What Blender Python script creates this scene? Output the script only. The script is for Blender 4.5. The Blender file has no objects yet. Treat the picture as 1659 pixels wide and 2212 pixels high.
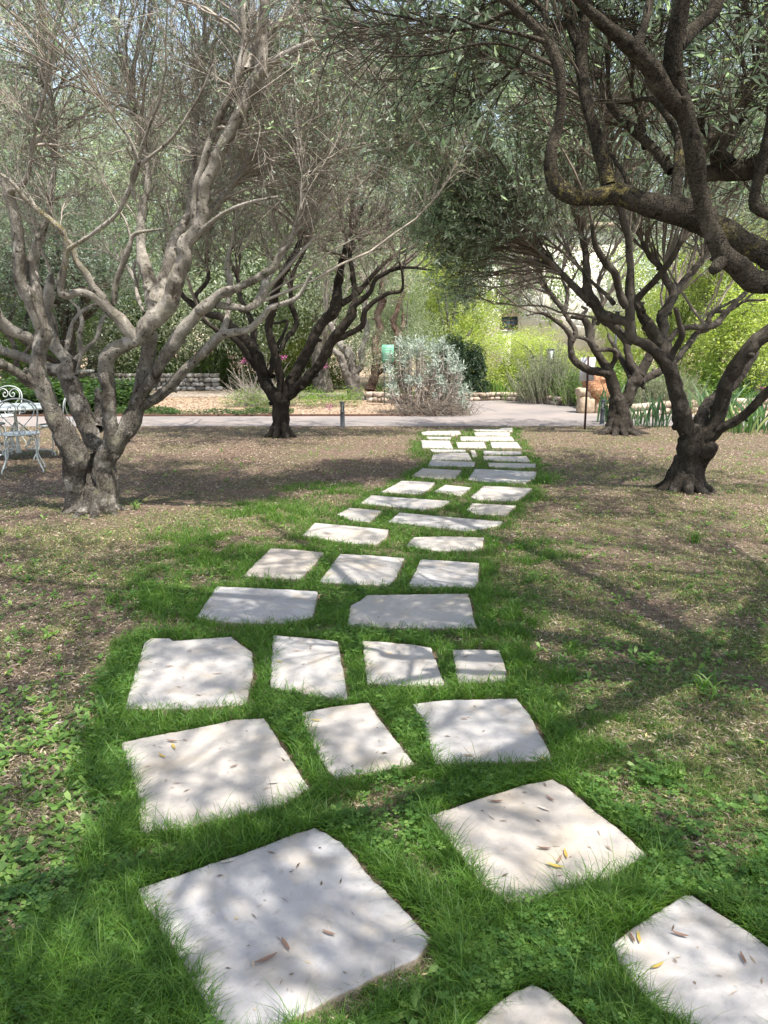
import bpy, math, random
import numpy as np

# ------------------------------------------------------------------ camera, world, sun, exposure
CAM_H, PITCH, FPX = 1.55, math.radians(12.1), 1662.0
scene = bpy.context.scene
cam_data = bpy.data.cameras.new("camera")
cam = bpy.data.objects.new("camera", cam_data)
scene.collection.objects.link(cam)
cam.location = (0, 0, CAM_H)
cam.rotation_euler = (math.pi / 2 - PITCH, 0, 0)
cam_data.sensor_fit = 'VERTICAL'
cam_data.sensor_height = 24
cam_data.lens = 24 * FPX / 2212
cam_data.clip_start = 0.05
cam_data.clip_end = 2000
scene.camera = cam

SUN_EL = math.radians(67)
SUN_DIR = np.array([0.50, -0.60])          # horizontal direction towards the sun
SUN_DIR = SUN_DIR / np.linalg.norm(SUN_DIR)
world = bpy.data.worlds.new("World")
scene.world = world
world.use_nodes = True
wn = world.node_tree
sky = wn.nodes.new("ShaderNodeTexSky")
sky.sky_type = 'NISHITA'
sky.sun_disc = False
sky.sun_elevation = SUN_EL
sky.sun_rotation = math.atan2(SUN_DIR[0], SUN_DIR[1])
sky.dust_density = 1.2
bg = wn.nodes["Background"]
bg.inputs[1].default_value = 0.125
tint = wn.nodes.new("ShaderNodeMix"); tint.data_type = 'RGBA'; tint.blend_type = 'MULTIPLY'
tint.inputs[0].default_value = 1.0; tint.inputs[7].default_value = (1.16, 1.0, .84, 1)
wn.links.new(sky.outputs[0], tint.inputs[6])
wn.links.new(tint.outputs[2], bg.inputs[0])
sl = bpy.data.lights.new("sun", 'SUN')
sl.energy = 2.9
sl.angle = math.radians(0.6)
sl.color = (1.0, 0.95, 0.87)
so = bpy.data.objects.new("sun", sl)
scene.collection.objects.link(so)
from mathutils import Vector
sd = Vector((SUN_DIR[0] * math.cos(SUN_EL), SUN_DIR[1] * math.cos(SUN_EL), math.sin(SUN_EL)))
so.rotation_euler = sd.to_track_quat('Z', 'Y').to_euler()
scene.view_settings.view_transform = 'Standard'
scene.view_settings.look = 'None'
scene.view_settings.exposure = 1.93
scene.view_settings.gamma = 1
scene.render.engine = 'CYCLES'
scene.cycles.max_bounces = 7
scene.cycles.diffuse_bounces = 4
scene.cycles.transmission_bounces = 4
scene.cycles.transparent_max_bounces = 8
scene.cycles.use_denoising = True
scene.cycles.sample_clamp_indirect = 6

# ------------------------------------------------------------------ photo coordinates -> world
ZM = {'A': (0, 0, 2.0), 'B': (829.5, 0, 2.0), 'C': (0, 564, 3.5716), 'D': (398, 531, 3.1255),
      'E': (862.7, 564, 3.5716), 'F': (1194.5, 564, 3.5716), 'G': (1227.6, 663.6, 7.408), 'R': (0, 0, 1.0),
      'S': (730, 895.8, 3.1255), 'H': (0, 829.5, 8.333)}
SP, CP = math.sin(PITCH), math.cos(PITCH)

def ray(px, py):
    u = (px - 829.5) / FPX
    v = (1106 - py) / FPX
    return np.array([u, CP + v * SP, -SP + v * CP])

def P(px, py, Y):
    d = ray(px, py)
    return np.array([0, 0, CAM_H]) + d * (Y / d[1])

def G(px, py, z=0.0):
    d = ray(px, py)
    t = (CAM_H - z) / -d[2]
    return np.array([0, 0, CAM_H]) + d * t

def GY(py):
    return G(829.5, py)[1]

def project(x, y, z):
    zz = z - CAM_H
    dep = y * CP - zz * SP
    up = y * SP + zz * CP
    return 829.5 + FPX * x / dep, 1106 - FPX * up / dep, dep

# ------------------------------------------------------------------ noise
def _hash(ix, iy, iz, seed):
    h = (ix.astype(np.int64) * 374761393 + iy.astype(np.int64) * 668265263 + iz.astype(np.int64) * 2147483647 + seed * 1274126177) & 0xffffffff
    h = ((h ^ (h >> 13)) * 1274126177) & 0xffffffff
    h = (h ^ (h >> 16)) & 0xffffffff
    return h / 4294967295.0

def vnoise(p, seed=0):
    p = np.asarray(p, float)
    i = np.floor(p).astype(np.int64)
    f = p - i
    f = f * f * (3 - 2 * f)
    r = 0
    for dx in (0, 1):
        for dy in (0, 1):
            for dz in (0, 1):
                w = (f[..., 0] if dx else 1 - f[..., 0]) * (f[..., 1] if dy else 1 - f[..., 1]) * (f[..., 2] if dz else 1 - f[..., 2])
                r = r + w * _hash(i[..., 0] + dx, i[..., 1] + dy, i[..., 2] + dz, seed)
    return r

def fbm(p, seed=0, octv=3):
    p = np.asarray(p, float)
    r, a, t = 0, 1.0, 0
    for o in range(octv):
        r = r + a * vnoise(p * 2 ** o, seed + o * 17)
        t += a
        a *= .5
    return r / t

def fbm2(x, y, s, seed=0, octv=3):
    return fbm(np.stack([np.asarray(x) * s, np.asarray(y) * s, np.zeros_like(x) + .37], -1), seed, octv)

# ------------------------------------------------------------------ scene helpers
COL = scene.collection

def tag(o, label=None, cat=None, group=None, kind=None):
    if label: o['label'] = label
    if cat: o['category'] = cat
    if group: o['group'] = group
    if kind: o['kind'] = kind
    return o

def empty(name, loc, label, cat, group=None, rz=0):
    o = bpy.data.objects.new(name, None)
    COL.objects.link(o)
    o.location = tuple(float(v) for v in loc)
    o.rotation_euler = (0, 0, rz)
    o.empty_display_size = .1
    return tag(o, label, cat, group)

def make_mesh(name, V, F, mats, parent=None, smooth=True, tone=None, matidx=None, world_coords=True):
    """V (n,3); F (m,k) array or list of lists."""
    me = bpy.data.meshes.new(name)
    V = np.asarray(V, np.float32)
    if parent is not None and world_coords:
        V = V - np.array(parent.location, np.float32)
    if isinstance(F, np.ndarray):
        m, k = F.shape
        loops = F.ravel().astype(np.int32)
        starts = np.arange(0, m * k, k, dtype=np.int32)
        tot = np.full(m, k, np.int32)
    else:
        m = len(F)
        loops = np.concatenate([np.asarray(f, np.int32) for f in F])
        tot = np.array([len(f) for f in F], np.int32)
        starts = np.concatenate([[0], np.cumsum(tot)[:-1]]).astype(np.int32)
    me.vertices.add(len(V)); me.vertices.foreach_set('co', V.ravel())
    me.loops.add(len(loops)); me.loops.foreach_set('vertex_index', loops)
    me.polygons.add(m); me.polygons.foreach_set('loop_start', starts)
    me.polygons.foreach_set('loop_total', tot)
    if smooth:
        me.polygons.foreach_set('use_smooth', np.ones(m, bool))
    if not isinstance(mats, (list, tuple)): mats = [mats]
    for mm in mats: me.materials.append(mm)
    if matidx is not None:
        me.polygons.foreach_set('material_index', np.asarray(matidx, np.int32))
    if tone is not None:
        a = me.attributes.new('tone', 'FLOAT', 'FACE')
        a.data.foreach_set('value', np.asarray(tone, np.float32))
    me.update(calc_edges=True)
    o = bpy.data.objects.new(name, me)
    COL.objects.link(o)
    if parent is not None: o.parent = parent
    return o

class MB:
    """collects shapes into one mesh"""
    def __init__(s): s.V, s.F, s.n = [], [], 0
    def add(s, V, F):
        V = np.asarray(V, float)
        s.V.append(V); s.F += [[i + s.n for i in f] for f in F]; s.n += len(V)
        return s
    def box(s, x0, x1, y0, y1, z0, z1, bev=0.0):
        b = min(bev, (x1 - x0) * .4, (y1 - y0) * .4)
        if b <= 0:
            V = [(x0, y0, z0), (x1, y0, z0), (x1, y1, z0), (x0, y1, z0), (x0, y0, z1), (x1, y0, z1), (x1, y1, z1), (x0, y1, z1)]
            F = [(0, 3, 2, 1), (4, 5, 6, 7), (0, 1, 5, 4), (1, 2, 6, 5), (2, 3, 7, 6), (3, 0, 4, 7)]
            return s.add(V, F)
        ring = [(x0 + b, y0), (x1 - b, y0), (x1, y0 + b), (x1, y1 - b), (x1 - b, y1), (x0 + b, y1), (x0, y1 - b), (x0, y0 + b)]
        V = [(x, y, z0) for x, y in ring] + [(x, y, z1) for x, y in ring]
        F = [list(range(7, -1, -1)), list(range(8, 16))] + [[i, (i + 1) % 8, 8 + (i + 1) % 8, 8 + i] for i in range(8)]
        return s.add(V, F)
    def tube(s, pts, r, k=8, caps=True, smooth_n=0):
        pts = np.asarray(pts, float)
        r = np.full(len(pts), r) if np.isscalar(r) else np.asarray(r, float)
        if smooth_n: pts, r = catmull(pts, r, smooth_n)
        V, F = tube_arrays(pts, r, k)
        F = [list(f) for f in F]
        if caps:
            F += [list(range(k))[::-1], list(range(len(V) - k, len(V)))]
        return s.add(V, F)
    def lathe(s, prof, c=(0, 0, 0), k=20):
        V, F = [], []
        for (r, z) in prof:
            for i in range(k):
                a = 2 * math.pi * i / k
                V.append((c[0] + r * math.cos(a), c[1] + r * math.sin(a), c[2] + z))
        for j in range(len(prof) - 1):
            for i in range(k):
                F.append([j * k + i, j * k + (i + 1) % k, (j + 1) * k + (i + 1) % k, (j + 1) * k + i])
        F.append(list(range(k))[::-1]); F.append([(len(prof) - 1) * k + i for i in range(k)])
        return s.add(V, F)
    def build(s, name, mat, parent=None, smooth=False, local=True):
        return make_mesh(name, np.concatenate(s.V), s.F, mat, parent, smooth, world_coords=not local)

def catmull(pts, r, n):
    pts = np.asarray(pts, float); r = np.asarray(r, float)
    p = np.vstack([2 * pts[0] - pts[1], pts, 2 * pts[-1] - pts[-2]])
    q = np.concatenate([[r[0]], r, [r[-1]]])
    out, ro = [], []
    for i in range(len(pts) - 1):
        m = n if np.isscalar(n) else n[i]
        for t in np.linspace(0, 1, m, endpoint=False):
            a, b, c, d = p[i], p[i + 1], p[i + 2], p[i + 3]
            out.append(.5 * (2 * b + (c - a) * t + (2 * a - 5 * b + 4 * c - d) * t * t + (3 * b - a - 3 * c + d) * t ** 3))
            ro.append(q[i + 1] + (q[i + 2] - q[i + 1]) * (t * t * (3 - 2 * t)))
    out.append(pts[-1]); ro.append(r[-1])
    return np.array(out), np.array(ro)

def frames(pts):
    T = np.gradient(pts, axis=0)
    T /= np.linalg.norm(T, axis=1, keepdims=True) + 1e-9
    N = np.zeros_like(T)
    a = np.array([1., 0, 0]) if abs(T[0][0]) < .8 else np.array([0, 1., 0])
    n = a - T[0] * a.dot(T[0]); n /= np.linalg.norm(n)
    for i in range(len(pts)):
        n = n - T[i] * n.dot(T[i]); n /= np.linalg.norm(n) + 1e-9
        N[i] = n
    return T, N, np.cross(T, N)

def tube_arrays(pts, r, k):
    T, N, B = frames(pts)
    a = np.arange(k) * 2 * math.pi / k
    V = pts[:, None] + r[:, None, None] * (np.cos(a)[None, :, None] * N[:, None] + np.sin(a)[None, :, None] * B[:, None])
    n = len(pts)
    i = np.arange(n - 1)[:, None] * k; j = np.arange(k)[None]
    F = np.stack([i + j, i + (j + 1) % k, i + k + (j + 1) % k, i + k + j], -1).reshape(-1, 4)
    return V.reshape(-1, 3), F

def many_tubes(C, R, k=3):
    """C (m,n,3) polylines, R (m,n) radii -> one vertex/face array"""
    m, n, _ = C.shape
    T = np.gradient(C, axis=1)
    T /= np.linalg.norm(T, axis=2, keepdims=True) + 1e-9
    up = np.where(np.abs(T[:, :1, 2:3]) > .85, np.array([1., 0, 0]), np.array([0, 0, 1.]))
    N = np.cross(T, np.broadcast_to(up, T.shape)); N /= np.linalg.norm(N, axis=2, keepdims=True) + 1e-9
    B = np.cross(T, N)
    a = np.arange(k) * 2 * math.pi / k
    V = C[:, :, None] + R[:, :, None, None] * (np.cos(a)[None, None, :, None] * N[:, :, None] + np.sin(a)[None, None, :, None] * B[:, :, None])
    base = (np.arange(m) * n * k)[:, None, None]
    i = (np.arange(n - 1) * k)[None, :, None]; j = np.arange(k)[None, None]
    F = np.stack([base + i + j, base + i + (j + 1) % k, base + i + k + (j + 1) % k, base + i + k + j], -1).reshape(-1, 4)
    return V.reshape(-1, 3), F

def unit(v): return v / (np.linalg.norm(v, axis=-1, keepdims=True) + 1e-9)

# ------------------------------------------------------------------ materials
def nodes_mat(name):
    m = bpy.data.materials.new(name); m.use_nodes = True
    nt = m.node_tree; nt.nodes.clear()
    out = nt.nodes.new('ShaderNodeOutputMaterial')
    return m, nt, out

def nn(nt, t, **kw):
    n = nt.nodes.new(t)
    for k, v in kw.items():
        if hasattr(n, k): setattr(n, k, v)
    return n

def ramp(nt, fac, stops):
    r = nt.nodes.new('ShaderNodeValToRGB')
    e = r.color_ramp.elements
    while len(e) < len(stops): e.new(.5)
    for i, (p, c) in enumerate(stops):
        e[i].position = p; e[i].color = (*c, 1) if len(c) == 3 else c
    nt.links.new(fac, r.inputs[0])
    return r.outputs[0]

def noise(nt, vec, scale, detail=3, rough=.55, dist=0):
    n = nt.nodes.new('ShaderNodeTexNoise')
    n.inputs['Scale'].default_value = scale; n.inputs['Detail'].default_value = detail
    n.inputs['Roughness'].default_value = rough; n.inputs['Distortion'].default_value = dist
    if vec is not None: nt.links.new(vec, n.inputs['Vector'])
    return n.outputs['Fac']

def mixc(nt, fac, a, b, mode='MIX'):
    m = nt.nodes.new('ShaderNodeMix'); m.data_type = 'RGBA'; m.blend_type = mode
    for v, s in ((fac, m.inputs[0]), (a, m.inputs[6]), (b, m.inputs[7])):
        if isinstance(v, (int, float)): s.default_value = v
        elif isinstance(v, tuple): s.default_value = (*v, 1) if len(v) == 3 else v
        else: nt.links.new(v, s)
    return m.outputs[2]

def texco(nt, scale=(1, 1, 1)):
    tc = nt.nodes.new('ShaderNodeTexCoord')
    mp = nt.nodes.new('ShaderNodeMapping'); mp.inputs['Scale'].default_value = scale
    nt.links.new(tc.outputs['Object'], mp.inputs[0])
    return mp.outputs[0]

def posco(nt, scale=(1, 1, 1)):
    g = nt.nodes.new('ShaderNodeNewGeometry')
    mp = nt.nodes.new('ShaderNodeMapping'); mp.inputs['Scale'].default_value = scale
    nt.links.new(g.outputs['Position'], mp.inputs[0])
    return mp.outputs[0]

def bump(nt, h, strength, dist=.01):
    b = nt.nodes.new('ShaderNodeBump'); b.inputs['Strength'].default_value = strength; b.inputs['Distance'].default_value = dist
    nt.links.new(h, b.inputs['Height'])
    return b.outputs[0]

def principled(nt, out, col, rough=.7, spec=.3, nrm=None, metal=0):
    p = nt.nodes.new('ShaderNodeBsdfPrincipled')
    if isinstance(col, tuple): p.inputs['Base Color'].default_value = (*col, 1)
    else: nt.links.new(col, p.inputs['Base Color'])
    if isinstance(rough, (int, float)): p.inputs['Roughness'].default_value = rough
    else: nt.links.new(rough, p.inputs['Roughness'])
    p.inputs['Specular IOR Level'].default_value = spec
    p.inputs['Metallic'].default_value = metal
    if nrm is not None: nt.links.new(nrm, p.inputs['Normal'])
    nt.links.new(p.outputs[0], out.inputs[0])
    return p

def leaf_mat(name, stops, back=None, trans=.35, tcol=None, rough=.45, spec=.35):
    m, nt, out = nodes_mat(name)
    at = nt.nodes.new('ShaderNodeAttribute'); at.attribute_name = 'tone'
    col = ramp(nt, at.outputs['Fac'], stops)
    if back is not None:
        g = nt.nodes.new('ShaderNodeNewGeometry')
        col = mixc(nt, g.outputs['Backfacing'], col, back)
    p = principled(nt, out, col, rough, spec)
    t = nt.nodes.new('ShaderNodeBsdfTranslucent')
    if tcol is None:
        tc = mixc(nt, 1.0, col, (1.6, 1.7, .7), 'MULTIPLY')
    else:
        tc = mixc(nt, 1.0, col, tcol, 'MULTIPLY')
    nt.links.new(tc, t.inputs[0])
    mx = nt.nodes.new('ShaderNodeMixShader'); mx.inputs[0].default_value = trans
    nt.links.new(p.outputs[0], mx.inputs[1]); nt.links.new(t.outputs[0], mx.inputs[2])
    nt.links.new(mx.outputs[0], out.inputs[0])
    return m

def bark_mat(name, dark, mid, light, lichen=0.0, oldtop=.12, crack=1.0, oldz=(.9, 1.7), olda=.38, lpts=()):
    m, nt, out = nodes_mat(name)
    v = posco(nt, (1, 1, .45)); v2 = posco(nt)
    n1 = noise(nt, v, 9, 5, .65, .4)
    n2 = noise(nt, v2, 2.2, 3, .5)
    col = ramp(nt, n1, [(.32, dark), (.52, mid), (.72, light)])
    col = mixc(nt, ramp(nt, n2, [(.35, (0, 0, 0)), (.7, (.75, .75, .75))]), col, light)
    vo = nt.nodes.new('ShaderNodeTexVoronoi'); vo.feature = 'DISTANCE_TO_EDGE'
    vv = posco(nt, (1, 1, .22))
    w = nt.nodes.new('ShaderNodeVectorMath'); w.operation = 'ADD'
    nz = nt.nodes.new('ShaderNodeTexNoise'); nz.inputs['Scale'].default_value = 14
    nt.links.new(v2, nz.inputs['Vector'])
    sc = nt.nodes.new('ShaderNodeVectorMath'); sc.operation = 'SCALE'; sc.inputs['Scale'].default_value = .16
    nt.links.new(nz.outputs['Color'], sc.inputs[0])
    nt.links.new(vv, w.inputs[0]); nt.links.new(sc.outputs[0], w.inputs[1])
    nt.links.new(w.outputs[0], vo.inputs['Vector']); vo.inputs['Scale'].default_value = 48
    # fissures, strongest low on the trunk where the bark is old
    g = nt.nodes.new('ShaderNodeNewGeometry'); sx = nt.nodes.new('ShaderNodeSeparateXYZ')
    nt.links.new(g.outputs['Position'], sx.inputs[0])
    mr = nt.nodes.new('ShaderNodeMapRange'); mr.inputs[1].default_value = oldz[0]; mr.inputs[2].default_value = oldz[1]
    mr.inputs[3].default_value = 1.0; mr.inputs[4].default_value = oldtop
    nt.links.new(sx.outputs[2], mr.inputs[0])
    ck = ramp(nt, vo.outputs['Distance'], [(0.0, (1, 1, 1)), (.09, (0, 0, 0))])
    ckm = nt.nodes.new('ShaderNodeMath'); ckm.operation = 'MULTIPLY'
    nt.links.new(ck, ckm.inputs[0]); nt.links.new(mr.outputs[0], ckm.inputs[1])
    ck2 = nt.nodes.new('ShaderNodeMath'); ck2.operation = 'MULTIPLY'; ck2.inputs[1].default_value = .8 * crack
    nt.links.new(ckm.outputs[0], ck2.inputs[0])
    col = mixc(nt, ck2.outputs[0], col, tuple(c * .45 for c in dark))
    # old bark is browner and darker low down
    old = nt.nodes.new('ShaderNodeMath'); old.operation = 'MULTIPLY'; old.inputs[1].default_value = olda
    nt.links.new(mr.outputs[0], old.inputs[0])
    col = mixc(nt, old.outputs[0], col, dark)
    # dark scabs
    sp = noise(nt, v2, 24, 3, .6)
    col = mixc(nt, ramp(nt, sp, [(.60, (0, 0, 0)), (.66, (.85, .85, .85))]), col, dark)
    sp2 = noise(nt, posco(nt, (1, 1, 2.2)), 55, 4, .75)
    col = mixc(nt, ramp(nt, sp2, [(.36, (.6, .6, .6)), (.46, (0, 0, 0))]), col, dark)
    sp3 = noise(nt, v2, 5, 3, .6)
    col = mixc(nt, ramp(nt, sp3, [(.56, (0, 0, 0)), (.66, (.5, .5, .5))]), col, tuple(min(1, c * 1.25) for c in light))
    if lichen > 0:
        g1 = noise(nt, v2, 7, 4, .7)
        col = mixc(nt, ramp(nt, g1, [(.56, (0, 0, 0)), (.66, (.6, .6, .6))]), col, tuple(c * .9 + .012 for c in (mid[0], mid[1] * 1.06, mid[2] * .85)))
        l2 = noise(nt, v2, 36, 6, .8)
        for (lx, ly, lY, lr) in lpts:
            c = P(lx, ly, lY)
            dn = nt.nodes.new('ShaderNodeVectorMath'); dn.operation = 'DISTANCE'
            dn.inputs[1].default_value = tuple(c); nt.links.new(v2, dn.inputs[0])
            dm = nt.nodes.new('ShaderNodeMath'); dm.operation = 'MULTIPLY_ADD'; dm.inputs[1].default_value = -.22 / lr; dm.inputs[2].default_value = .24
            nt.links.new(dn.outputs['Value'], dm.inputs[0])
            cl = nt.nodes.new('ShaderNodeClamp'); cl.inputs[1].default_value = -.3; cl.inputs[2].default_value = .3
            nt.links.new(dm.outputs[0], cl.inputs[0])
            sm = nt.nodes.new('ShaderNodeMath'); sm.operation = 'ADD'
            nt.links.new(cl.outputs[0], sm.inputs[0]); nt.links.new(l2, sm.inputs[1])
            col = mixc(nt, ramp(nt, sm.outputs[0], [(.66, (0, 0, 0)), (.74, (.75, .75, .75))]), col, (.24, .205, .075))
    hsum = nt.nodes.new('ShaderNodeMath'); hsum.operation = 'SUBTRACT'
    hs = nt.nodes.new('ShaderNodeMath'); hs.operation = 'ADD'
    nt.links.new(n1, hs.inputs[0]); nt.links.new(sp2, hs.inputs[1])
    nt.links.new(hs.outputs[0], hsum.inputs[0]); nt.links.new(ckm.outputs[0], hsum.inputs[1])
    principled(nt, out, col, .9, .12, bump(nt, hsum.outputs[0], 1.0, .02))
    return m

M = {}
M['bark_left'] = bark_mat('bark_left', (.04, .031, .024), (.26, .235, .20), (.56, .52, .46), .2, oldz=(.9, 1.7), olda=.6, lpts=[(95, 465, 6.7, .30), (130, 492, 6.7, .26), (160, 555, 6.8, .30), (270, 525, 7.4, .25), (215, 640, 6.8, .16), (50, 425, 6.7, .2), (290, 590, 7.2, .14)])
M['bark_shaded'] = bark_mat('bark_shaded', (.014, .011, .009), (.035, .029, .023), (.075, .065, .052), 0)  # near black: the tree's backlit shade is put into its bark colour
M['bark_mid'] = bark_mat('bark_mid', (.024, .019, .015), (.065, .055, .043), (.135, .12, .10), 0)
M['bark_near'] = bark_mat('bark_near', (.016, .013, .010), (.055, .046, .035), (.125, .108, .084), 1.0, oldtop=.45, crack=.8, lpts=[(1195, 380, 2.85, .17), (1245, 412, 2.88, .14), (1315, 388, 2.92, .17), (1465, 335, 3.0, .10), (1405, 302, 3.15, .10), (1570, 505, 2.9, .11), (1195, 260, 2.85, .08), (1625, 560, 2.9, .10)])
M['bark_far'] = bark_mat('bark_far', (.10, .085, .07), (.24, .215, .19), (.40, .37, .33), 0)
M['bark_rust'] = bark_mat('bark_rust', (.05, .03, .022), (.15, .095, .07), (.24, .18, .14), 0)

def twig_mat(name, a, b):
    m, nt, out = nodes_mat(name)
    col = ramp(nt, noise(nt, posco(nt), 3.0, 3), [(.3, a), (.7, b)])
    principled(nt, out, col, .8, .2)
    return m
M['twig'] = twig_mat('twig', (.19, .165, .14), (.42, .375, .325))
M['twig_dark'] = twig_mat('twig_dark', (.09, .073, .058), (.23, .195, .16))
M['twig_near'] = twig_mat('twig_near', (.04, .032, .024), (.11, .092, .07))
M['olive'] = leaf_mat('olive_leaf', [(0, (.08, .115, .08)), (.5, (.16, .21, .155)), (.85, (.27, .33, .26)), (1, (.32, .28, .08))], back=(.34, .40, .34), trans=.48, tcol=(1.45, 1.7, 1.05))
M['olive_shaded'] = leaf_mat('olive_leaf_shaded', [(0, (.03, .05, .03)), (.6, (.065, .095, .06)), (1, (.12, .15, .10))], back=(.18, .22, .18), trans=.28, tcol=(1.3, 1.6, .9))  # darkened copy of the olive leaf, with the trees' shade in its colour
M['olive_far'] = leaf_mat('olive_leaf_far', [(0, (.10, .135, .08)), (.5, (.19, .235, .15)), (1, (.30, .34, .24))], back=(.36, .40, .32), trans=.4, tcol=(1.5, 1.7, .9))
M['bright'] = leaf_mat('bright_leaf', [(0, (.15, .20, .06)), (.5, (.30, .37, .11)), (1, (.48, .52, .20))], trans=.45, tcol=(1.5, 1.6, .6))
M['midgreen'] = leaf_mat('midgreen_leaf', [(0, (.05, .10, .025)), (.5, (.10, .18, .04)), (1, (.20, .28, .08))], trans=.4)
M['conifer'] = leaf_mat('conifer_leaf', [(0, (.010, .022, .010)), (.6, (.022, .045, .02)), (1, (.05, .085, .035))], trans=.12)
M['silver'] = leaf_mat('silver_leaf', [(0, (.22, .27, .22)), (.6, (.34, .395, .34)), (1, (.48, .53, .47))], trans=.2, tcol=(1, 1.1, .9), rough=.8, spec=.1)
M['rosemary'] = leaf_mat('rosemary_leaf', [(0, (.09, .13, .06)), (.6, (.18, .22, .11)), (1, (.30, .32, .18))], trans=.25, tcol=(1.2, 1.4, .8))
M['iris'] = leaf_mat('iris_leaf', [(0, (.06, .12, .04)), (.6, (.14, .24, .08)), (.9, (.26, .36, .14)), (1, (.42, .38, .2))], trans=.4, tcol=(1.4, 1.6, .7))
M['iris_blue'] = leaf_mat('iris_leaf_blue', [(0, (.05, .10, .05)), (.6, (.10, .18, .09)), (1, (.22, .30, .18))], trans=.35, tcol=(1.3, 1.6, .8))
M['grass'] = leaf_mat('grass_blade', [(0, (.032, .08, .012)), (.45, (.065, .15, .018)), (.76, (.105, .195, .028)), (.9, (.17, .24, .05)), (1, (.40, .36, .19))], trans=.38, tcol=(1.5, 1.7, .6), rough=.5)
M['grass_dry'] = leaf_mat('grass_dry', [(0, (.05, .10, .022)), (.55, (.10, .17, .035)), (.75, (.20, .22, .07)), (1, (.42, .37, .2))], trans=.3, rough=.6)
M['clover'] = leaf_mat('clover_leaf', [(0, (.035, .095, .02)), (.6, (.08, .17, .035)), (1, (.15, .25, .06))], trans=.38, rough=.5)
M['weed'] = leaf_mat('weed_leaf', [(0, (.06, .13, .025)), (.6, (.13, .23, .05)), (1, (.22, .32, .09))], trans=.4)
M['groundcover'] = leaf_mat('groundcover_leaf', [(0, (.015, .035, .012)), (.6, (.035, .07, .02)), (1, (.08, .14, .04))], trans=.3)
M['litter'] = leaf_mat('litter_leaf', [(0, (.07, .048, .036)), (.4, (.16, .115, .085)), (.75, (.29, .23, .17)), (.95, (.46, .40, .32)), (1, (.52, .40, .14))], trans=.15, tcol=(1.2, 1, .7), rough=.6)
M['dryleaf'] = leaf_mat('dry_leaf', [(0, (.17, .13, .11)), (.6, (.31, .26, .23)), (1, (.46, .42, .38))], trans=.2, tcol=(1.2, 1, .8), rough=.8)
M['pink'] = leaf_mat('pink_petal', [(0, (.40, .07, .26)), (1, (.60, .2, .42))], trans=.4, tcol=(1.2, .8, 1))
M['yellow_leaf'] = leaf_mat('yellow_leaf', [(0, (.36, .24, .06)), (.5, (.46, .34, .09)), (1, (.50, .40, .15))], trans=.3, tcol=(1.2, 1.1, .6))
M['brown_leaf'] = leaf_mat('brown_leaf', [(0, (.13, .075, .055)), (.6, (.21, .135, .10)), (1, (.34, .26, .2))], trans=.15, tcol=(1.2, 1, .7))

def ground_mat():
    m, nt, out = nodes_mat('ground')
    v = posco(nt)
    n1 = noise(nt, v, 1.1, 4, .6)
    n2 = noise(nt, v, 22, 5, .7)
    n3 = noise(nt, v, 120, 3, .6)
    soil = ramp(nt, n2, [(.3, (.08, .055, .042)), (.55, (.16, .115, .088)), (.75, (.28, .215, .17))])
    col = mixc(nt, ramp(nt, n1, [(.46, (0, 0, 0)), (.66, (.55, .55, .55))]), soil, ramp(nt, n2, [(.35, (.05, .065, .025)), (.7, (.125, .135, .06))]))
    st = nt.nodes.new('ShaderNodeTexVoronoi'); st.inputs['Scale'].default_value = 70
    nt.links.new(v, st.inputs['Vector'])
    spk = ramp(nt, st.outputs['Distance'], [(.16, (1, 1, 1)), (.22, (0, 0, 0))])
    spr = ramp(nt, st.outputs['Color'], [(.75, (0, 0, 0)), (.8, (1, 1, 1))])
    ml = nt.nodes.new('ShaderNodeMath'); ml.operation = 'MULTIPLY'
    nt.links.new(spk, ml.inputs[0]); nt.links.new(spr, ml.inputs[1])
    col = mixc(nt, ml.outputs[0], col, (.42, .36, .31))
    # beyond the road the beds are paler and sandier
    g = nt.nodes.new('ShaderNodeNewGeometry'); sx = nt.nodes.new('ShaderNodeSeparateXYZ')
    nt.links.new(g.outputs['Position'], sx.inputs[0])
    mr = nt.nodes.new('ShaderNodeMapRange'); mr.inputs[1].default_value = 17.4; mr.inputs[2].default_value = 18.2
    nt.links.new(sx.outputs[1], mr.inputs[0])
    col = mixc(nt, mr.outputs[0], col, ramp(nt, n2, [(.3, (.22, .15, .10)), (.6, (.38, .29, .21)), (.8, (.5, .42, .33))]))
    ad = nt.nodes.new('ShaderNodeMath'); ad.operation = 'ADD'
    nt.links.new(n2, ad.inputs[0]); nt.links.new(n3, ad.inputs[1])
    principled(nt, out, col, .95, .1, bump(nt, ad.outputs[0], .8, .02))
    return m
M['ground'] = ground_mat()

def simple_noise_mat(name, stops, scale, rough=.8, bstr=.3, bdist=.005, spec=.25, scale2=None, stops2=None, f2=.5, metal=0, isl=False):
    m, nt, out = nodes_mat(name)
    v = posco(nt)
    n1 = noise(nt, v, scale, 5, .65)
    col = ramp(nt, n1, stops)
    if scale2:
        n2 = noise(nt, v, scale2, 4, .6)
        col = mixc(nt, f2, col, ramp(nt, n2, stops2))
    if isl:
        gg = nt.nodes.new('ShaderNodeNewGeometry')
        col = mixc(nt, 1.0, col, ramp(nt, gg.outputs['Random Per Island'], [(0, (.55, .5, .45)), (.5, (.9, .85, .8)), (1, (1.15, 1.12, 1.08))]), 'MULTIPLY')
    principled(nt, out, col, rough, spec, bump(nt, n1, bstr, bdist), metal)
    return m
M['road'] = simple_noise_mat('road', [(.3, (.13, .12, .118)), (.6, (.18, .165, .16)), (.8, (.24, .22, .21))], 60, .9, .4, .006, .2, .7, [(.35, (.16, .148, .142)), (.65, (.28, .235, .205))], .55)
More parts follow.
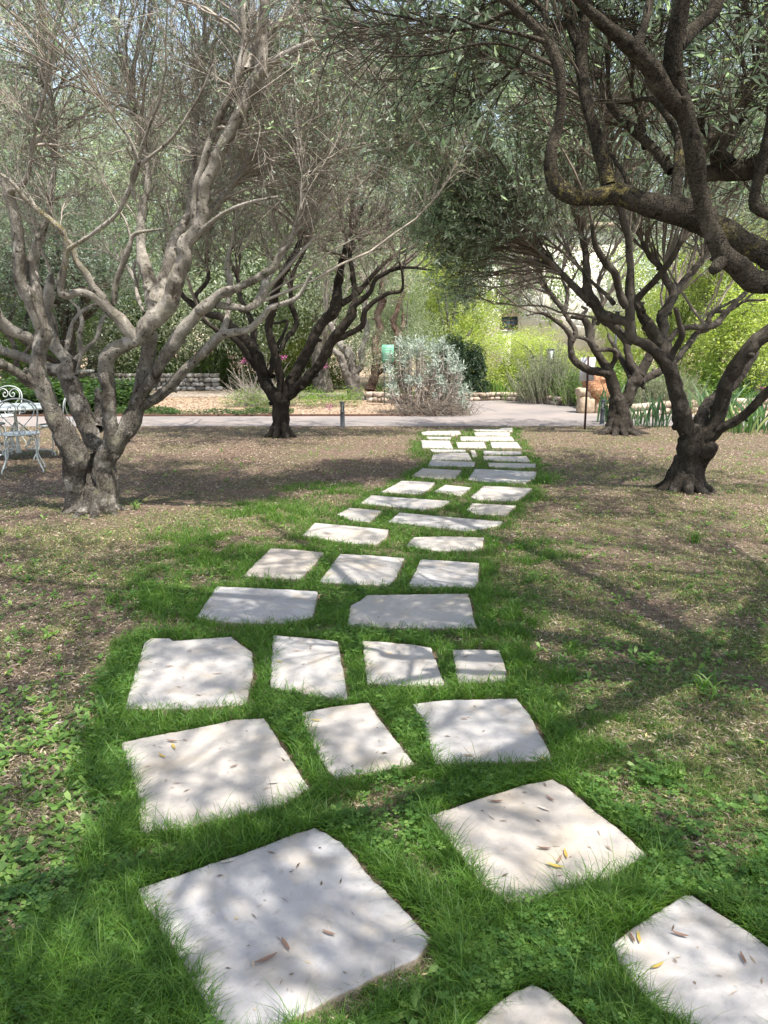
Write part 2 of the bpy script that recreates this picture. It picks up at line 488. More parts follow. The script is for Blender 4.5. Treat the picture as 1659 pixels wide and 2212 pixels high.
M['sand'] = simple_noise_mat('sand', [(.3, (.28, .23, .19)), (.7, (.40, .34, .29))], 40, .95, .3, .006, .1, .9, [(.35, (.30, .24, .2)), (.65, (.42, .36, .31))], .5)
M['edging'] = simple_noise_mat('edging', [(.3, (.03, .015, .01)), (.7, (.09, .045, .03))], 12, .8)
M['white_iron'] = simple_noise_mat('white_iron', [(.3, (.28, .31, .30)), (.6, (.42, .45, .44)), (.75, (.5, .53, .52))], 18, .45, .1, .002, .5)
M['post_grey'] = simple_noise_mat('post_grey', [(.3, (.03, .036, .042)), (.7, (.055, .062, .07))], 20, .5, .1, .002, .5)
M['lens'] = simple_noise_mat('lens', [(.3, (.42, .48, .44)), (.7, (.55, .6, .55))], 8, .25, 0, .001, .5)
M['rust_post'] = simple_noise_mat('rust_post', [(.3, (.035, .018, .014)), (.7, (.075, .04, .03))], 15, .7)
M['board_white'] = simple_noise_mat('board_white', [(.3, (.60, .61, .66)), (.7, (.75, .76, .80))], 5, .5)
M['board_green'] = simple_noise_mat('board_green', [(.3, (.10, .30, .19)), (.7, (.15, .38, .25))], 5, .5)
M['board_line'] = simple_noise_mat('board_line', [(.3, (.3, .5, .42)), (.7, (.4, .6, .5))], 5, .5)
M['rock_tan'] = simple_noise_mat('rock_tan', [(.25, (.20, .14, .09)), (.5, (.40, .31, .22)), (.75, (.55, .46, .36))], 9, .9, .9, .02)
M['rock_red'] = simple_noise_mat('rock_red', [(.25, (.10, .045, .025)), (.5, (.30, .15, .08)), (.75, (.50, .34, .22))], 12, .9, 1, .03)
M['wallstone'] = simple_noise_mat('wallstone', [(.25, (.22, .17, .13)), (.5, (.40, .34, .28)), (.75, (.54, .49, .43))], 7, .9, .8, .015, .15, 1.3, [(.3, (.38, .29, .22)), (.7, (.46, .43, .40))], .5, isl=True)
M['wallstone_grey'] = simple_noise_mat('wallstone_grey', [(.25, (.22, .22, .23)), (.5, (.36, .36, .37)), (.75, (.5, .5, .5))], 7, .9, .8, .015, .15, isl=True)
M['cutwood'] = simple_noise_mat('cutwood', [(.3, (.22, .15, .11)), (.7, (.34, .26, .2))], 30, .8)
M['window_frame'] = simple_noise_mat('window_frame', [(.3, (.08, .11, .13)), (.7, (.12, .15, .18))], 5, .5)
M['railing'] = simple_noise_mat('railing', [(.3, (.16, .09, .07)), (.7, (.22, .13, .1))], 5, .5)
def glass_mat():
    m, nt, out = nodes_mat('window_glass')
    principled(nt, out, ramp(nt, noise(nt, posco(nt), 2, 2), [(.3, (.10, .16, .24)), (.7, (.22, .3, .4))]), .12, .8)
    return m
M['glass'] = glass_mat()

def masonry():
    m, nt, out = nodes_mat('building_stone')
    v = posco(nt)
    vo = nt.nodes.new('ShaderNodeTexVoronoi'); vo.inputs['Scale'].default_value = 2.3
    nt.links.new(v, vo.inputs['Vector'])
    ve = nt.nodes.new('ShaderNodeTexVoronoi'); ve.feature = 'DISTANCE_TO_EDGE'; ve.inputs['Scale'].default_value = 2.3
    nt.links.new(v, ve.inputs['Vector'])
    st = ramp(nt, vo.outputs['Color'], [(.1, (.74, .66, .57)), (.45, (.84, .80, .74)), (.8, (.78, .79, .82))])
    st = mixc(nt, .35, st, ramp(nt, noise(nt, v, 9, 4), [(.3, (.6, .54, .48)), (.7, (.88, .85, .8))]))
    col = mixc(nt, ramp(nt, ve.outputs['Distance'], [(.03, (1, 1, 1)), (.07, (0, 0, 0))]), st, (.80, .77, .72))
    principled(nt, out, col, .9, .1, bump(nt, ramp(nt, ve.outputs['Distance'], [(.0, (0, 0, 0)), (.1, (1, 1, 1))]), .7, .03))
    return m
M['masonry'] = masonry()

def slab_mat():
    m, nt, out = nodes_mat('limestone_slab')
    tc = texco(nt); v = posco(nt)
    oi = nt.nodes.new('ShaderNodeObjectInfo')
    n1 = noise(nt, v, 3.2, 5, .6, .6)
    n2 = noise(nt, v, 28, 5, .7)
    col = ramp(nt, n1, [(.3, (.25, .236, .221)), (.5, (.315, .297, .279)), (.7, (.37, .35, .328))])
    tint = ramp(nt, oi.outputs['Random'], [(0, (.93, .96, 1.02)), (.35, (1.0, .99, .985)), (.7, (1.03, 1.0, .96)), (1, (1.02, .95, .88))])
    col = mixc(nt, 1.0, col, tint, 'MULTIPLY')
    col = mixc(nt, ramp(nt, noise(nt, v, 6, 4, .6), [(.50, (0, 0, 0)), (.70, (.7, .7, .7))]), col, (.315, .265, .205))
    col = mixc(nt, ramp(nt, n2, [(.28, (.7, .7, .7)), (.42, (0, 0, 0))]), col, (.20, .185, .17))
    col = mixc(nt, ramp(nt, noise(nt, v, 75, 4, .75), [(.62, (0, 0, 0)), (.70, (.5, .5, .5))]), col, (.20, .17, .145))
    col = mixc(nt, ramp(nt, noise(nt, v, 1.4, 5, .7), [(.5, (0, 0, 0)), (.72, (.45, .45, .45))]), col, (.31, .315, .325))
    # fine cleft veins running through the bed of the stone
    wv = nt.nodes.new('ShaderNodeTexNoise'); wv.inputs['Scale'].default_value = 1.6; wv.inputs['Detail'].default_value = 2
    nt.links.new(v, wv.inputs['Vector'])
    sb = nt.nodes.new('ShaderNodeMath'); sb.operation = 'SUBTRACT'; sb.inputs[1].default_value = .5
    nt.links.new(wv.outputs['Fac'], sb.inputs[0])
    ab = nt.nodes.new('ShaderNodeMath'); ab.operation = 'ABSOLUTE'; nt.links.new(sb.outputs[0], ab.inputs[0])
    vein = ramp(nt, ab.outputs[0], [(.0, (.22, .22, .22)), (.004, (0, 0, 0))])
    col = mixc(nt, vein, col, (.37, .335, .29))
    ad = nt.nodes.new('ShaderNodeMath'); ad.operation = 'MULTIPLY_ADD'; ad.inputs[1].default_value = 2.5
    nt.links.new(n1, ad.inputs[0]); nt.links.new(n2, ad.inputs[2])
    principled(nt, out, col, .72, .35, bump(nt, ad.outputs[0], .45, .008))
    return m
M['slab'] = slab_mat()
M['slab_edge'] = simple_noise_mat('slab_edge', [(.3, (.18, .14, .10)), (.7, (.36, .30, .24))], 40, .95, .8, .01)

# ------------------------------------------------------------------ ground, road, paths
gx = np.concatenate([[-150, -60, -30], np.arange(-16, 16.1, .5), [30, 60, 150]])
gy = np.concatenate([[-60, -20], np.arange(-4, 30.1, .5), [45, 80, 300]])
X, Yg = np.meshgrid(gx, gy)
Z = np.zeros_like(X)
V = np.stack([X, Yg, Z], -1).reshape(-1, 3)
w_ = len(gx)
ii, jj = np.meshgrid(np.arange(len(gy) - 1), np.arange(w_ - 1), indexing='ij')
a = (ii * w_ + jj).ravel()
F = np.stack([a, a + 1, a + w_ + 1, a + w_], -1)
tag(make_mesh('ground', V, F, M['ground']), kind='structure')

def sheet(name, pts, z, mat):
    pts = np.asarray(pts, float)
    V = np.c_[pts[:, :2], np.full(len(pts), z)]
    return tag(make_mesh(name, V, [list(range(len(pts)))], mat, smooth=False), kind='structure')

def gp(px, py): return G(px, py)[:2]
def wob(p0, p1, n, amp, seed):
    p0, p1 = np.array(p0), np.array(p1)
    t = np.linspace(0, 1, n)[:, None]
    p = p0 + (p1 - p0) * t
    d = unit(p1 - p0); nrm = np.array([-d[1], d[0]])
    return p + nrm * ((fbm2(t[:, 0] * 20, t[:, 0] * 0, 1, seed) - .5) * 2 * amp)[:, None]
near = wob((-16, 15.25), (16, 15.55), 90, .10, 3)
far1 = wob((3.2, 23.3), (2.0, 23.8), 6, .05, 4)
edge_far_left = wob((-16, 17.5), (1.2, 17.7), 60, .04, 5)
plaza = np.vstack([near, [(16, 17.4)], [(9, 17.6)], [(6.4, 18.4)], [(6.3, 21.2)], wob((6.3, 22.6), (2.6, 24.0), 12, .05, 6), [(2.2, 22.0)], [(1.9, 19.6)], edge_far_left[::-1]])
sheet('gravel_road', plaza, .004, M['road'])
sheet('sandy_path', np.vstack([wob((-16, 25.0), (-1.0, 24.4), 20, .15, 8), wob((-.6, 27.4), (-16, 28.4), 20, .15, 9)]), .005, M['sand'])
eb = MB()
for i in range(len(edge_far_left) - 1):
    p, q = edge_far_left[i] + [0, .0], edge_far_left[i + 1] + [0, .0]
    V8 = [(p[0], p[1], 0), (q[0], q[1], 0), (q[0], q[1] + .02, 0), (p[0], p[1] + .02, 0)]
    V8 += [(x, y, .05) for x, y, z in V8]
    eb.add(V8, [(4, 5, 6, 7), (0, 1, 5, 4), (2, 3, 7, 6)] + ([(3, 0, 4, 7)] if i == 0 else []))
tag(eb.build('edging_strip', M['edging']), 'thin dark rusty metal edging along the far side of the grey road', 'edging')

# ------------------------------------------------------------------ stepping slabs
def zc(z, pts):
    ox, oy, s = ZM[z]
    return [(ox + x / s, oy + y / s) for x, y in pts]
SL = [
 ('R', [(1000,2330),(1022,2212),(1108,2139),(1150,2122),(1191,2143),(1267,2212),(1330,2290),(1180,2380)], 'pale slab cut off by the bottom edge, its pointed corner showing at bottom centre'),
 ('R', [(1316,2037),(1390,1985),(1478,1931),(1495,1932),(1570,1980),(1659,2042),(1790,2130),(1620,2330),(1483,2212),(1410,2165),(1363,2113),(1335,2070)], 'cream slab at the bottom right corner, cut by the right edge'),
 ('R', [(294,1918),(400,1882),(504,1848),(600,1812),(681,1786),(738,1817),(800,1890),(863,1952),(931,2024),(905,2068),(830,2100),(730,2150),(640,2195),(540,2250),(475,2262),(442,2160),(405,2100),(374,2051),(340,1995),(312,1952)], 'largest pale slab at bottom left with a rough sandy lower edge'),
 ('R', [(926,1759),(990,1738),(1056,1717),(1130,1695),(1194,1682),(1223,1697),(1290,1752),(1345,1795),(1399,1847),(1330,1885),(1260,1912),(1184,1933),(1129,1949),(1093,1946),(1046,1915),(1015,1873),(985,1835),(955,1795)], 'big grey slab right of the path middle with three yellow leaves on it'),
 ('R', [(261,1602),(330,1588),(391,1577),(506,1554),(570,1551),(589,1577),(630,1640),(669,1701),(609,1737),(530,1757),(455,1775),(380,1790),(302,1798),(295,1711),(273,1647)], 'wide grey slab with a cluster of yellow leaves, just above the largest slab'),
 ('R', [(647,1538),(720,1525),(797,1516),(813,1541),(850,1590),(896,1650),(810,1666),(724,1678),(705,1660),(673,1602)], 'narrow middle slab of three with one yellow leaf near its top left corner'),
 ('R', [(890,1519),(967,1511),(1045,1509),(1117,1508),(1146,1545),(1188,1621),(1191,1641),(1070,1647),(941,1650),(922,1602),(912,1551)], 'right slab of the row of three with a small dark speck in its middle'),
 ('R', [(311,1388),(327,1378),(365,1378),(372,1384),(410,1381),(500,1375),(545,1407),(548,1449),(532,1520),(400,1530),(269,1530),(288,1460)], 'leftmost and largest slab of the row of four, with bands of leaf shade'),
 ('R', [(591,1371),(660,1377),(730,1385),(743,1455),(752,1510),(670,1500),(583,1484),(585,1430)], 'second slab from the left in the row of four, with a warm stained middle'),
 ('R', [(782,1383),(830,1386),(877,1390),(932,1398),(961,1479),(875,1480),(794,1475),(787,1430)], 'third slab from the left in the row of four, squarish and pale'),
 ('R', [(977,1403),(1030,1402),(1079,1403),(1095,1449),(1092,1471),(1040,1473),(989,1474)], 'smallest slab at the right end of the row of four, warm beige'),
 ('R', [(468,1266),(580,1271),(687,1277),(684,1303),(676,1332),(617,1345),(550,1346),(481,1342),(424,1332),(445,1300)], 'left slab of the pair just above the row of four, bluish grey'),
 ('R', [(793,1285),(900,1283),(1012,1282),(1022,1324),(1030,1355),(940,1357),(845,1355),(749,1350),(757,1306),(775,1298)], 'right slab of the pair just above the row of four, its top left corner clipped'),
 ('R', [(585,1184),(640,1187),(700,1193),(674,1225),(648,1251),(590,1248),(526,1243),(555,1212)], 'left slab of the row of three squarish slabs, bluish'),
 ('R', [(734,1196),(800,1199),(874,1205),(856,1246),(840,1264),(765,1262),(689,1256),(712,1225)], 'middle slab of the row of three squarish slabs, warm grey'),
 ('R', [(908,1208),(970,1211),(1035,1216),(1033,1256),(1025,1268),(950,1267),(882,1265),(895,1236)], 'right slab of the row of three squarish slabs'),
 ('R', [(679,1129),(760,1136),(840,1144),(835,1160),(814,1175),(760,1174),(653,1155)], 'pinkish slab left of the clipped pale slab, above the row of three'),
 ('R', [(892,1160),(970,1158),(1046,1161),(1043,1181),(1025,1189),(944,1190),(877,1178)], 'pale slab with a wavy far edge right of the pinkish slab'),
 ('S', [(-8,672),(80,627),(190,637),(300,648),(215,722),(110,715)], 'small slab at the left end beside the longest slab'),
 ('S', [(410,660),(760,690),(1115,720),(1090,745),(1000,765),(880,785),(620,755),(340,722)], 'longest slab of the path, a narrow grey plank shape'),
 ('S', [(225,543),(490,563),(760,582),(700,620),(560,640),(350,616),(150,597)], 'long slab on the left, second longest of the path'),
 ('S', [(905,597),(1050,604),(1205,613),(1130,675),(930,672),(870,640)], 'beige slab right of the second longest slab'),
 ('S', [(430,445),(655,455),(630,490),(560,535),(285,522)], 'left slab of the row that has a small slab in its middle'),
 ('S', [(725,472),(900,490),(830,548),(645,518)], 'small four sided slab in the middle of its row between two larger slabs'),
 ('S', [(985,480),(1150,486),(1310,497),(1260,545),(1200,580),(950,575),(895,555)], 'right slab of the row that has a small slab in its middle'),
 ('S', [(570,360),(835,375),(790,430),(640,428),(495,412)], 'left slab of the pair whose right slab is much wider'),
 ('S', [(925,365),(1130,373),(1340,385),(1330,430),(1260,460),(1000,455),(875,435)], 'widest slab of the far half of the path, on the right'),
 ('S', [(625,307),(925,318),(920,350),(605,345)], 'narrow strip slab on the left just beyond the pair with the wide right slab'),
 ('S', [(1010,323),(1335,330),(1335,352),(1200,360),(1020,350)], 'narrow strip slab on the right just beyond the widest far slab'),
 ('S', [(640,270),(700,258),(880,258),(905,305),(630,303)], 'far slab on the left with a clipped corner beside the tiny upright slab'),
 ('S', [(895,240),(925,240),(942,285),(908,285)], 'tiny narrow slab set lengthways, the smallest stone of the path'),
 ('S', [(980,278),(1275,280),(1300,320),(985,305)], 'far strip slab right of the tiny upright slab'),
 ('S', [(620,233),(860,237),(862,252),(640,250)], 'thin sliver slab on the left behind the clipped far slab'),
 ('S', [(975,243),(1235,248),(1243,268),(985,267)], 'thin sliver slab on the right behind the far strip slab'),
 ('S', [(562,172),(755,175),(778,230),(568,222)], 'left brownish slab of the farthest row of three'),
 ('S', [(795,185),(985,182),(1005,225),(810,222)], 'middle grey slab of the farthest row of three'),
 ('S', [(1028,185),(1210,185),(1240,225),(1040,222)], 'right pinkish slab of the farthest row of three'),
 ('S', [(597,148),(765,150),(760,165),(605,163)], 'short bluish sliver slab near the road end on the left'),
 ('S', [(822,147),(1175,147),(1195,178),(830,175)], 'long narrow slab near the road end on the right'),
 ('S', [(560,118),(600,110),(820,108),(835,130),(780,140),(570,135)], 'pale rounded slab at the road end of the path on the left'),
 ('S', [(918,118),(1160,118),(1160,142),(925,140)], 'narrow slab second from the road on the right'),
 ('S', [(910,98),(1090,97),(1120,88),(1178,87),(1178,115),(930,110)], 'last slab on the right, nearest the road, its right end wider'),
]
rng = np.random.default_rng(7)
SLAB_POLYS = []
for z, pts, lab in SL:
    fr = zc(z, pts)
    poly = np.array([G(x, y, .03)[:2] for x, y in fr])
    SLAB_POLYS.append(poly)
    area = .5 * np.sum(poly[:, 0] * np.roll(poly[:, 1], -1) - poly[:, 1] * np.roll(poly[:, 0], -1))
    if area < 0: poly = poly[::-1]
    c = poly.mean(0)
    # rough edge
    e = []
    for i in range(len(poly)):
        p, q = poly[i], poly[(i + 1) % len(poly)]
        L = np.linalg.norm(q - p); n = max(1, int(L / .022))
        for k in range(n): e.append(p + (q - p) * k / n)
    e = np.array(e)
    out = unit(e - c)
    jit = (fbm2(e[:, 0], e[:, 1], 14, 5, 3) - .5) * .014 + (fbm2(e[:, 0], e[:, 1], 70, 9, 2) - .5) * .012
    e = e + out * jit[:, None]
    n = len(e)
    prof = [(0.0, -.03), (0.0, .021), (.002, .026), (.005, .029), (.011, .030)]
    rings = []
    for ins, zz in prof:
        d = out * ins
        zt = zz + ((fbm2(e[:, 0], e[:, 1], 30, 3, 2) - .5) * .004 if ins < .02 and zz > 0 else 0)
        rings.append(np.c_[e - d, np.full(n, 0.) + zt])
    V = np.vstack(rings + [np.array([[c[0], c[1], .030]])])
    F = []; mi = []
    for r in range(len(prof) - 1):
        for i in range(n):
            F.append([r * n + i, r * n + (i + 1) % n, (r + 1) * n + (i + 1) % n, (r + 1) * n + i]); mi.append(1 if r < 2 else 0)
    b = (len(prof) - 1) * n
    F.append(list(range(b, b + n))); mi.append(0)
    V = V[:-1]
    me = make_mesh('stone_slab', V - np.array([c[0], c[1], 0]), F, [M['slab'], M['slab_edge']], smooth=True, matidx=mi)
    me.location = (c[0], c[1], 0)
    me.data.polygons[len(F) - 1].use_smooth = False
    tag(me, lab, 'stepping stone', 'limestone slabs of the garden path', 'thing')

# distance-to-slab grid
GX0, GX1, GY0, GY1, GS = -5.0, 5.0, .8, 16.0, .025
ax = np.arange(GX0, GX1, GS); ay = np.arange(GY0, GY1, GS)
DX, DY = np.meshgrid(ax, ay)
DIST = np.full(DX.shape, 9.0)
for poly in SLAB_POLYS:
    mn, mx_ = poly.min(0) - 1.0, poly.max(0) + 1.0
    i0, i1 = np.searchsorted(ay, [mn[1], mx_[1]]); j0, j1 = np.searchsorted(ax, [mn[0], mx_[0]])
    if i1 <= i0 or j1 <= j0: continue
    px, py = DX[i0:i1, j0:j1], DY[i0:i1, j0:j1]
    d = np.full(px.shape, 9.0); ins = np.zeros(px.shape, bool)
    for k in range(len(poly)):
        (x0, y0), (x1, y1) = poly[k], poly[(k + 1) % len(poly)]
        ex, ey = x1 - x0, y1 - y0
        t = np.clip(((px - x0) * ex + (py - y0) * ey) / (ex * ex + ey * ey), 0, 1)
        d = np.minimum(d, np.hypot(px - x0 - t * ex, py - y0 - t * ey))
        cond = (y0 > py) != (y1 > py)
        xi = x0 + (py - y0) * ex / (ey if abs(ey) > 1e-9 else 1e-9)
        ins ^= cond & (px < xi)
    d = np.where(ins, -d, d)
    DIST[i0:i1, j0:j1] = np.minimum(DIST[i0:i1, j0:j1], d)

def slab_dist(x, y):
    j = np.clip(((x - GX0) / GS).astype(int), 0, len(ax) - 1)
    i = np.clip(((y - GY0) / GS).astype(int), 0, len(ay) - 1)
    d = DIST[i, j]
    return np.where((x < GX0) | (x > GX1) | (y > GY1), 9.0, d)

def ellp(px, py, cx, cy, rx, ry):
    return np.clip(1.15 - np.sqrt(((px - cx) / rx) ** 2 + ((py - cy) / ry) ** 2), 0, 1) * 1.6

def green(x, y):
    """how lush the lawn is at a point, 0..1"""
    d = slab_dist(x, y)
    px, py, _ = project(x, y, np.zeros_like(x))
    n = fbm2(x, y, 2.2, 11, 3); n2 = fbm2(x, y, 7, 21, 3)
    wdt = np.clip(.045 + .22 * (n - .42) + .25 * (n2 - .5), .0, .5)
    g = np.clip(1.25 - (d - wdt) / .10, 0, 1)
    g = np.where(y > 9.5, g * np.clip((n2 - .15) * 3, .45, 1), g)
    for e in [(180, 2130, 300, 250), (1300, 1990, 260, 330), (1560, 1880, 190, 130), (1420, 1760, 200, 110), (1600, 2140, 240, 230),
              (1165, 1200, 95, 38), (1110, 1330, 75, 130), (1140, 1560, 110, 90), (230, 1800, 110, 260), (210, 1650, 70, 130),
              (1330, 1600, 110, 60), (470, 1190, 170, 60), (345, 1290, 100, 75), (600, 1110, 150, 35), (1140, 1040, 80, 30),
              (905, 975, 30, 26), (1200, 1450, 80, 70), (700, 1060, 120, 18), (980, 2080, 200, 150)]:
        g = np.maximum(g, ellp(px, py, *e) * np.clip((n * .8 + n2 * 1.2 - .86) * 4.5, 0, 1))
    # worn sandy strip along the lower edge of the largest slab
    s = np.maximum(ellp(px, py, 860, 2105, 110, 60), ellp(px, py, 700, 2185, 130, 55))
    g = g * (1 - np.clip(s * 1.2, 0, .97) * (d < .055 + .05 * n2))
    return g

def sparse(x, y):
    px, py, _ = project(x, y, np.zeros_like(x))
    n = fbm2(x, y, 1.3, 31, 3)
    n3 = fbm2(x, y, 3.6, 37, 3)
    s = np.clip((n * .6 + n3 * .6 - .50) * 5, .10, 1)
    # right hand lawn greener than the litter strewn left
    s = s * np.where(px > 1050, np.where(py > 1150, .85, .45), np.where(py > 1080, .60, .10))
    s = np.maximum(s, np.clip((py - 900) / 60, 0, 1) * np.clip((960 - py) / 30, 0, 1) * .5)
    return s

def visible(x, y, pad=60):
    px, py, dep = project(x, y, np.zeros_like(x))
    return (px > -pad) & (px < 1659 + pad) & (py < 2212 + pad * 2) & (dep > .1)

def cand(n, rg, ymin=1.35, ymax=15.3, power=1.0):
    """candidates spread so their density falls with distance"""
    u = rg.random(n)
    # density ~ 1/y  ->  y log-uniform over a wedge whose width grows with y gives ~1/y^2 per area
    y = ymin * (ymax / ymin) ** u
    x = (rg.random(n) * 2 - 1) * (y * .56 + .25)
    m = visible(x, y)
    return x[m], y[m]

def blades(x, y, hgt, wid, rg, lean=.5, nseg=3, leaftone=None):
    n = len(x)
    az = rg.random(n) * 2 * math.pi
    ld = np.stack([np.cos(az), np.sin(az), np.zeros(n)], -1)
    ln = (rg.random(n) ** .7) * lean * hgt
    fz = rg.random(n) * 2 * math.pi
    wd = np.stack([np.cos(fz), np.sin(fz), np.zeros(n)], -1) * (wid / 2)[:, None]
    base = np.stack([x, y, np.full(n, .002)], -1)
    V = []
    for k in range(nseg):
        t = k / nseg
        c = base + np.stack([np.zeros(n)] * 2 + [hgt * (t - .25 * t * t * lean)], -1) + ld * (ln * t * t * 1.3)[:, None]
        ww = wd * (1 - .45 * t)
        V += [c - ww, c + ww]
    tip = base + np.stack([np.zeros(n)] * 2 + [hgt * (1 - .35 * lean)], -1) + ld * (ln * 1.3)[:, None]
    V.append(tip)
    V = np.stack(V, 1)                      # n, 2*nseg+1, 3
    k = 2 * nseg + 1
    tr = []
    for s in range(nseg - 1):
        a = 2 * s
        tr += [(a, a + 1, a + 3), (a, a + 3, a + 2)]
    tr.append((2 * nseg - 2, 2 * nseg - 1, 2 * nseg))
    F = (np.arange(n) * k)[:, None, None] + np.array(tr)[None]
    tone = rg.random(n) if leaftone is None else leaftone
    return V.reshape(-1, 3), F.reshape(-1, 3), np.repeat(tone, len(tr))

rg = np.random.default_rng(101)
x, y = cand(900000, rg)
g = green(x, y); d = slab_dist(x, y)
keep = (rg.random(len(x)) < g * .92) & (d > .004)
x, y, g, d = x[keep], y[keep], g[keep], d[keep]
LIM = 330000
if len(x) > LIM: x, y, g, d = x[:LIM], y[:LIM], g[:LIM], d[:LIM]
h = (.03 + .06 * rg.random(len(x)) ** 1.3) * (.55 + .6 * fbm2(x, y, 3.5, 41)) * (.6 + .55 * g)
h *= np.where(rg.random(len(x)) < .06, 1.7, 1)
w = np.clip(.0016 + .00042 * y, .0018, .007) * (.7 + .6 * rg.random(len(x)))
tone = np.clip(rg.random(len(x)) * .75 + .35 * fbm2(x, y, 1.7, 51) - .08, 0, 1)
V, F, T = blades(x, y, h, w, rg, .95, 3, tone)
print('grass', len(x))
tag(make_mesh('grass', V, F, M['grass'], smooth=True, tone=T), 'green grass growing between and around the slabs', 'grass', kind='stuff')

x, y = cand(800000, rg)
s = sparse(x, y); g = green(x, y); d = slab_dist(x, y)
keep = (rg.random(len(x)) < s * .95) & (d > .01) & (g < .7)
x, y = x[keep], y[keep]
h = (.016 + .034 * rg.random(len(x)) ** 1.6) * (.7 + .6 * fbm2(x, y, 4, 61))
w = np.clip(.0016 + .00045 * y, .0018, .007)
V, F, T = blades(x, y, h, w, rg, 1.5, 2)
print('dry', len(x))
tag(make_mesh('dry_grass', V, F, M['grass_dry'], smooth=True, tone=T), 'thin short half dry grass over the bare soil under the trees', 'grass', kind='stuff')

def flat_leaves(x, y, z, ln, wd, rg, tilt=.25, tone=None):
    """lanceolate leaves lying about, 2 tris-pairs bent along their length"""
    n = len(x)
    az = rg.random(n) * 2 * math.pi
    a = np.stack([np.cos(az), np.sin(az), (rg.random(n) - .5) * tilt], -1)
    b = np.stack([-np.sin(az), np.cos(az), (rg.random(n) - .5) * tilt * 2], -1)
    c = np.stack([x, y, z], -1)
    curl = (rg.random(n) * .25 * ln)
    up = np.array([0, 0, 1.])
    p0 = c - a * (ln / 2)[:, None]
    p1 = c - b * (wd / 2)[:, None] + up * (curl * .6)[:, None]
    p2 = c + a * (ln / 2)[:, None]
    p3 = c + b * (wd / 2)[:, None] + up * (curl * .6)[:, None]
    V = np.stack([p0, p1, p2, p3], 1)
    F = (np.arange(n) * 4)[:, None] + np.array([[0, 1, 2, 3]])
    return V.reshape(-1, 3), F, (rg.random(n) if tone is None else tone)

x, y = cand(330000, rg)
x2 = (rg.random(160000) * 2 - 1) * 9; y2 = 6 + 9.2 * rg.random(160000); k2 = visible(x2, y2)
x = np.concatenate([x, x2[k2]]); y = np.concatenate([y, y2[k2]])
d = slab_dist(x, y); px, py, _ = project(x, y, np.zeros_like(x))
pr = np.clip((fbm2(x, y, 1.1, 71) - .2) * 2.4, .2, 1) * np.where(px < 1050, 1.0, .62)
pr = pr * (1 - .93 * np.clip(green(x, y), 0, 1)) * (d > .01)
keep = rg.random(len(x)) < pr
x, y = x[keep], y[keep]
V, F, T = flat_leaves(x, y, .004 + rg.random(len(x)) * .012, .014 + .032 * rg.random(len(x)) ** 1.4, (.002 + .0055 * rg.random(len(x)) ** 1.5) * (1 + y * .06), rg, .7)
print('litter', len(x))
tag(make_mesh('leaf_litter', V, F, M['litter'], smooth=False, tone=T), 'dry brown olive leaf litter scattered on the bare soil', 'leaf litter', kind='stuff')

# clover: three round leaflets on a stalk
def leaflets(cx, cy, cz, size, rg, k=3, tilt=.35, elong=1.0):
    n = len(cx)
    az0 = rg.random(n) * 2 * math.pi
    Vs = []
    for q in range(k):
        az = az0 + q * 2 * math.pi / k + (rg.random(n) - .5) * .3
        a = np.stack([np.cos(az), np.sin(az), (rg.random(n) - .35) * tilt], -1)
        b = np.stack([-np.sin(az), np.cos(az), (rg.random(n) - .5) * tilt], -1)
        c = np.stack([cx, cy, cz], -1)
        s = size[:, None]
        L = s * elong
        pts = [c, c + a * L * .55 - b * s * .5, c + a * L * 1.0 - b * s * .38, c + a * L * .95, c + a * L * 1.0 + b * s * .38, c + a * L * .55 + b * s * .5]
        Vs.append(np.stack(pts, 1))
    V = np.stack(Vs, 1)
    F = (np.arange(n * k) * 6)[:, None] + np.array([[0, 1, 2, 3, 4, 5]])
    return V.reshape(-1, 3), F
x, y = cand(80000, rg, 1.35, 10)
g = green(x, y); d = slab_dist(x, y); n = fbm2(x, y, 3.1, 81); px, py, _ = project(x, y, np.zeros_like(x))
pr = np.clip((n - .46) * 6, 0, 1) * np.where(g > .25, .9, .30) + ellp(px, py, 130, 2120, 240, 150) * .35 + ellp(px, py, 230, 1720, 70, 190) * .5 + ellp(px, py, 1260, 1890, 70, 60) * .4
keep = (rg.random(len(x)) < pr * .75) & (d > .012)
x, y = x[keep], y[keep]
V, F = leaflets(x, y, .018 + .032 * rg.random(len(x)), .008 + .008 * rg.random(len(x)), rg)
print('clover', len(x))
tag(make_mesh('clover', V, F, M['clover'], smooth=False, tone=np.repeat(rg.random(len(x)), 3)), 'small clover leaves mixed into the grass', 'clover', kind='stuff')

# broad leaved weeds: low rosettes
x, y = cand(6500, rg, 1.35, 12)
d = slab_dist(x, y); n = fbm2(x, y, 1.9, 91); px, py, _ = project(x, y, np.zeros_like(x))
pr = np.clip((n - .45) * 5, .04, 1) * np.where((px > 1060) | (py > 1500), .8, .35) + ellp(px, py, 120, 1720, 150, 170) * .5
keep = (rg.random(len(x)) < pr) & (d > .06) & (green(x, y) < .75)
x, y = x[keep], y[keep]
Vs, Fs, Ts = [], [], []; nv = 0
for q in range(7):
    xx = x + (rg.random(len(x)) - .5) * .025; yy = y + (rg.random(len(x)) - .5) * .025
    V, F = leaflets(xx, yy, np.full(len(x), .008) + rg.random(len(x)) * .02, .010 + .010 * rg.random(len(x)), rg, 1, 1.1, 2.1)
    Vs.append(V); Fs.append(F + nv); nv += len(V); Ts.append(rg.random(len(x)))
print('weeds', len(x))
tag(make_mesh('weeds', np.vstack(Vs), np.vstack(Fs), M['weed'], smooth=False, tone=np.concatenate(Ts)), 'low broad leaved weeds growing in the thin lawn', 'weeds', kind='stuff')

